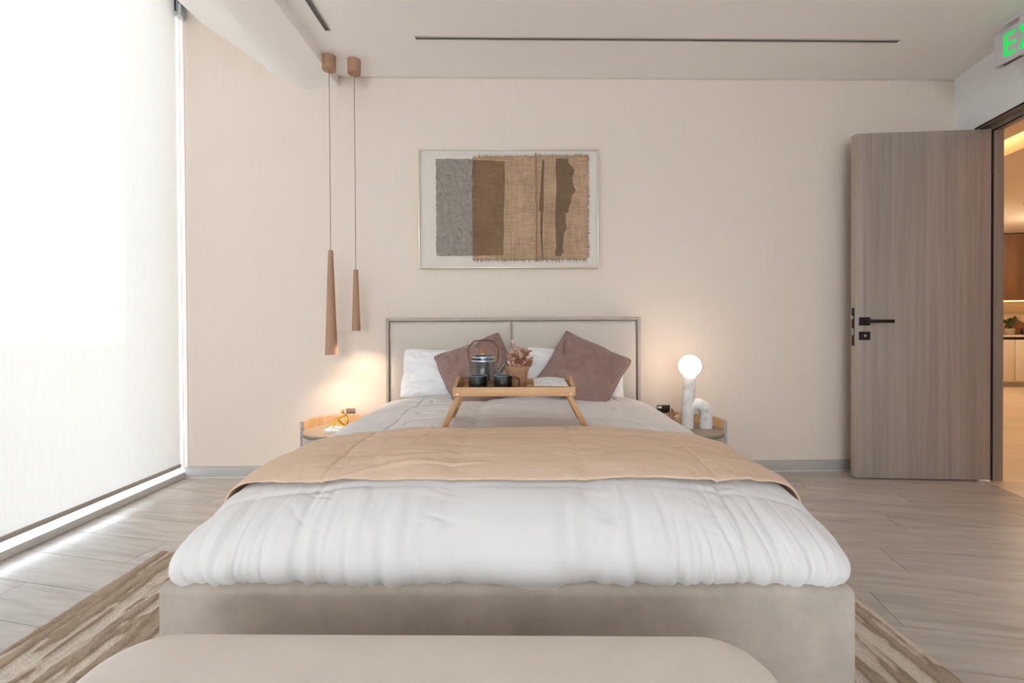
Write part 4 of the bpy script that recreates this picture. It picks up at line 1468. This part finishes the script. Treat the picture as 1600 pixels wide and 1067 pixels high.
# ------------------------------------------------------------------ hall and kitchen beyond the doorway
hall = (P0.x, P0.y, 0)
def hbuild(m, name, mat, **kw):
    o = m.build(name, mat, **kw)
    o.location = hall
    o.rotation_euler = (0, 0, RA)
    return o
HC = 2.72
KV = 5.22       # cabinet front line, local y
HU1 = 7.2
struct(hbuild(mb().box(WT - 0.03, HU1, -3.2, 6.0, -0.08, -0.001), 'floor_hall', 'hall_floor'), 'pale wood floor of the hall beyond the doorway', 'floor')
struct(hbuild(mb().box(WT, HU1, 5.86, 6.0, 0, 3.0), 'wall_kitchen', 'hall_paint'), 'far kitchen wall', 'wall')
struct(hbuild(mb().box(HU1, HU1 + 0.1, -3.2, 6.0, 0, 3.0), 'wall_hall_side', 'hall_paint'), 'hall side wall', 'wall')
struct(hbuild(mb().box(WT, HU1, -3.3, -3.2, 0, 3.0), 'wall_hall_near', 'hall_paint'), 'hall end wall', 'wall')
struct(hbuild(mb().box(0.02, WT, 0.30, 6.0, -0.08, 3.0), 'wall_hall_inner', 'hall_paint'), 'hall wall beside the doorway', 'wall')
hc = mb()
hc.box(WT, 1.02, -3.2, 6.0, HC - 0.03, HC + 0.1)
hc.box(1.02, 1.14, -3.2, 6.0, HC + 0.07, HC + 0.1)
hc.box(1.14, HU1, -3.2, 6.0, HC - 0.12, HC + 0.1)
struct(hbuild(hc, 'ceiling_hall', 'hall_paint'), 'stepped hall ceiling with a lit cove', 'ceiling')
cv = hbuild(mb().box(1.05, 1.11, -2.8, 5.5, HC + 0.05, HC + 0.068), 'cove_light', 'led')
tag(cv, 'warm linear cove light in the hall ceiling', 'cove light')
# kitchen run along local x
for i in range(5):
    u0 = 2.9 + i * 0.62
    t = thing('base_cabinet', ['cream base cabinet', 'cream base cabinet'][0] + ' ' + ['at the hidden end of the kitchen run', 'behind the door frame in the kitchen', 'seen through the doorway, under the dark board', 'next to the one under the board', 'at the far right of the kitchen run'][i], 'cabinet', (P0.x + WN.x * u0 - WD.x * KV, P0.y + WN.y * u0 - WD.y * KV, 0), RA, 'cream kitchen base cabinets')
    mb().box(0, 0.617, 0.02, 0.60, 0.08, 0.83).build('carcass', 'cream_lacquer', t)
    mb().box(0.004, 0.613, 0, 0.02, 0.10, 0.785).build('door', 'cream_lacquer', t, bevel=0.002)
    mb().box(0.0, 0.617, 0.012, 0.022, 0.79, 0.825).build('grip_channel', 'black', t)
    mb().box(0, 0.617, 0.06, 0.10, 0.0, 0.08).build('toe_kick', 'bar_grey', t)
    t2 = thing('wall_cabinet', 'dark walnut wall cabinet ' + ['at the hidden end of the kitchen run', 'behind the door frame in the kitchen', 'seen through the doorway above the lit strip', 'next to the one above the lit strip', 'at the far right of the kitchen run'][i], 'cabinet', (P0.x + WN.x * u0 - WD.x * (KV + 0.27), P0.y + WN.y * u0 - WD.y * (KV + 0.27), 0), RA, 'walnut kitchen wall cabinets')
    mb().box(0, 0.617, 0.02, 0.36, 1.46, 2.58).build('carcass', 'walnut', t2)
    mb().box(0.003, 0.614, 0, 0.02, 1.455, 2.58).build('door', 'walnut', t2, bevel=0.002)
tag(hbuild(mb().box(2.88, 6.02, KV - 0.01, KV + 0.622, 0.832, 0.862), 'kitchen_worktop', 'worktop', bevel=0.003), 'pale worktop over the cream base cabinets', 'worktop')
struct(hbuild(mb().box(2.88, 6.02, KV + 0.625, KV + 0.638, 0.862, 1.46), 'wall_splashback', 'splash'), 'warm lit splashback behind the worktop', 'splashback')
tag(hbuild(mb().box(2.9, 6.0, KV + 0.48, KV + 0.50, 1.442, 1.453), 'cabinet_light', 'led'), 'thin warm light strip under the walnut wall cabinets', 'light strip')
def kpos(u, v, z):
    return (P0.x + WN.x * u - WD.x * v, P0.y + WN.y * u - WD.y * v, z)
# cutting board leaning on the splashback
cb = thing('cutting_board', 'dark wooden cutting board leaning on the kitchen splashback', 'cutting board', kpos(4.56, KV + 0.54, 0.863), RA)
bp = [(-0.17, 0.0), (0.17, 0.0), (0.17, 0.15), (0.13, 0.20), (0.05, 0.245), (0.025, 0.27), (0.03, 0.30), (0.02, 0.325), (0, 0.333), (-0.02, 0.325), (-0.03, 0.30), (-0.025, 0.27), (-0.05, 0.245), (-0.13, 0.20), (-0.17, 0.15)]
o = mb().prism_y(bp, -0.01, 0.01).build('board', 'board_wood', cb, bevel=0.004)
o.rotation_euler = (math.radians(-10), 0, 0)
mb().tube([(0, -0.012 + 0.05, 0.30), (0, -0.008 + 0.05, 0.30)], 0.010, 12).build('hang_hole', 'dark_jar', cb)
for k, (u, v) in enumerate(((4.51, KV + 0.36), (4.59, KV + 0.35))):
    j = thing('jar', ['dark jar by the board, nearer the plant', 'dark jar by the board, farther from the plant'][k], 'jar', kpos(u, v, 0.863), RA, 'dark jars on the worktop')
    mb().lathe([(0.03, 0.0), (0.034, 0.005), (0.034, 0.08), (0.028, 0.09)], 20).build('body', 'dark_jar', j, smooth=True)
    mb().lathe([(0.029, 0.09), (0.03, 0.093), (0.03, 0.105), (0.02, 0.108)], 20).build('lid', 'bronze', j, smooth=True)
pl = thing('potted_plant', 'small leafy plant in a stone pot on the kitchen worktop', 'plant', kpos(4.32, KV + 0.36, 0.863), RA)
mb().lathe([(0.05, 0), (0.06, 0.01), (0.068, 0.10), (0.062, 0.105), (0.055, 0.09)], 24).build('pot', 'stone_pot', pl, smooth=True)
r = random.Random(3)
for k in range(22):
    a = r.uniform(0, 6.28)
    rr = r.uniform(0.03, 0.17)
    z = r.uniform(0.16, 0.32)
    m = mb()
    b0 = Vector((rr * 0.35 * math.cos(a), rr * 0.35 * math.sin(a), 0.09 + (z - 0.09) * 0.6))
    tip = Vector((rr * math.cos(a), rr * math.sin(a), z))
    m.tube([(0, 0, 0.08), b0], 0.003, 5)
    leaf_blade(m, b0, tip, 0.028, a)
    m.build('leaf', 'leaf', pl, fix=False)
# sprinkler
sp_ = thing('sprinkler', 'small ceiling sprinkler head in the hall', 'sprinkler', kpos(2.62, 2.98, HC - 0.12), RA)
mb().lathe([(0.035, -0.004), (0.035, 0)], 20).build('rose', 'sign_white', sp_)
mb().lathe([(0.012, -0.045), (0.010, -0.004)], 12).build('stem', 'steel', sp_, smooth=True)
mb().lathe([(0.028, -0.052), (0.028, -0.048)], 16).build('deflector', 'steel', sp_)
# hall downlights
for k, (u, v) in enumerate(((2.4, 0.4), (3.9, 3.9), (2.3, 4.2))):
    dlh = thing('downlight', ['round hall downlight near the doorway', 'round downlight over the cream cabinets', 'round hall downlight towards the inner wall'][k], 'downlight', kpos(u, v, HC - 0.12), RA, 'hall downlights')
    mb().lathe([(0.045, -0.004), (0.05, -0.003), (0.05, 0)], 24).build('ring', 'sign_white', dlh, smooth=True)
    mb().lathe([(0.036, -0.006), (0.036, -0.0045)], 20).build('lens', 'led', dlh)
    la = bpy.data.lights.new('downlight_lamp', 'POINT')
    la.energy = HALL_W * (0.45, 1.0, 1.0)[k]
    la.color = (1.0, 0.77, 0.54)
    la.shadow_soft_size = 0.06
    lo = bpy.data.objects.new('downlight_lamp', la)
    COL.objects.link(lo)
    lo.parent = dlh
    lo.location = (0, 0, -0.09)

# drop objects that carry no geometry by mistake
bpy.context.view_layer.update()
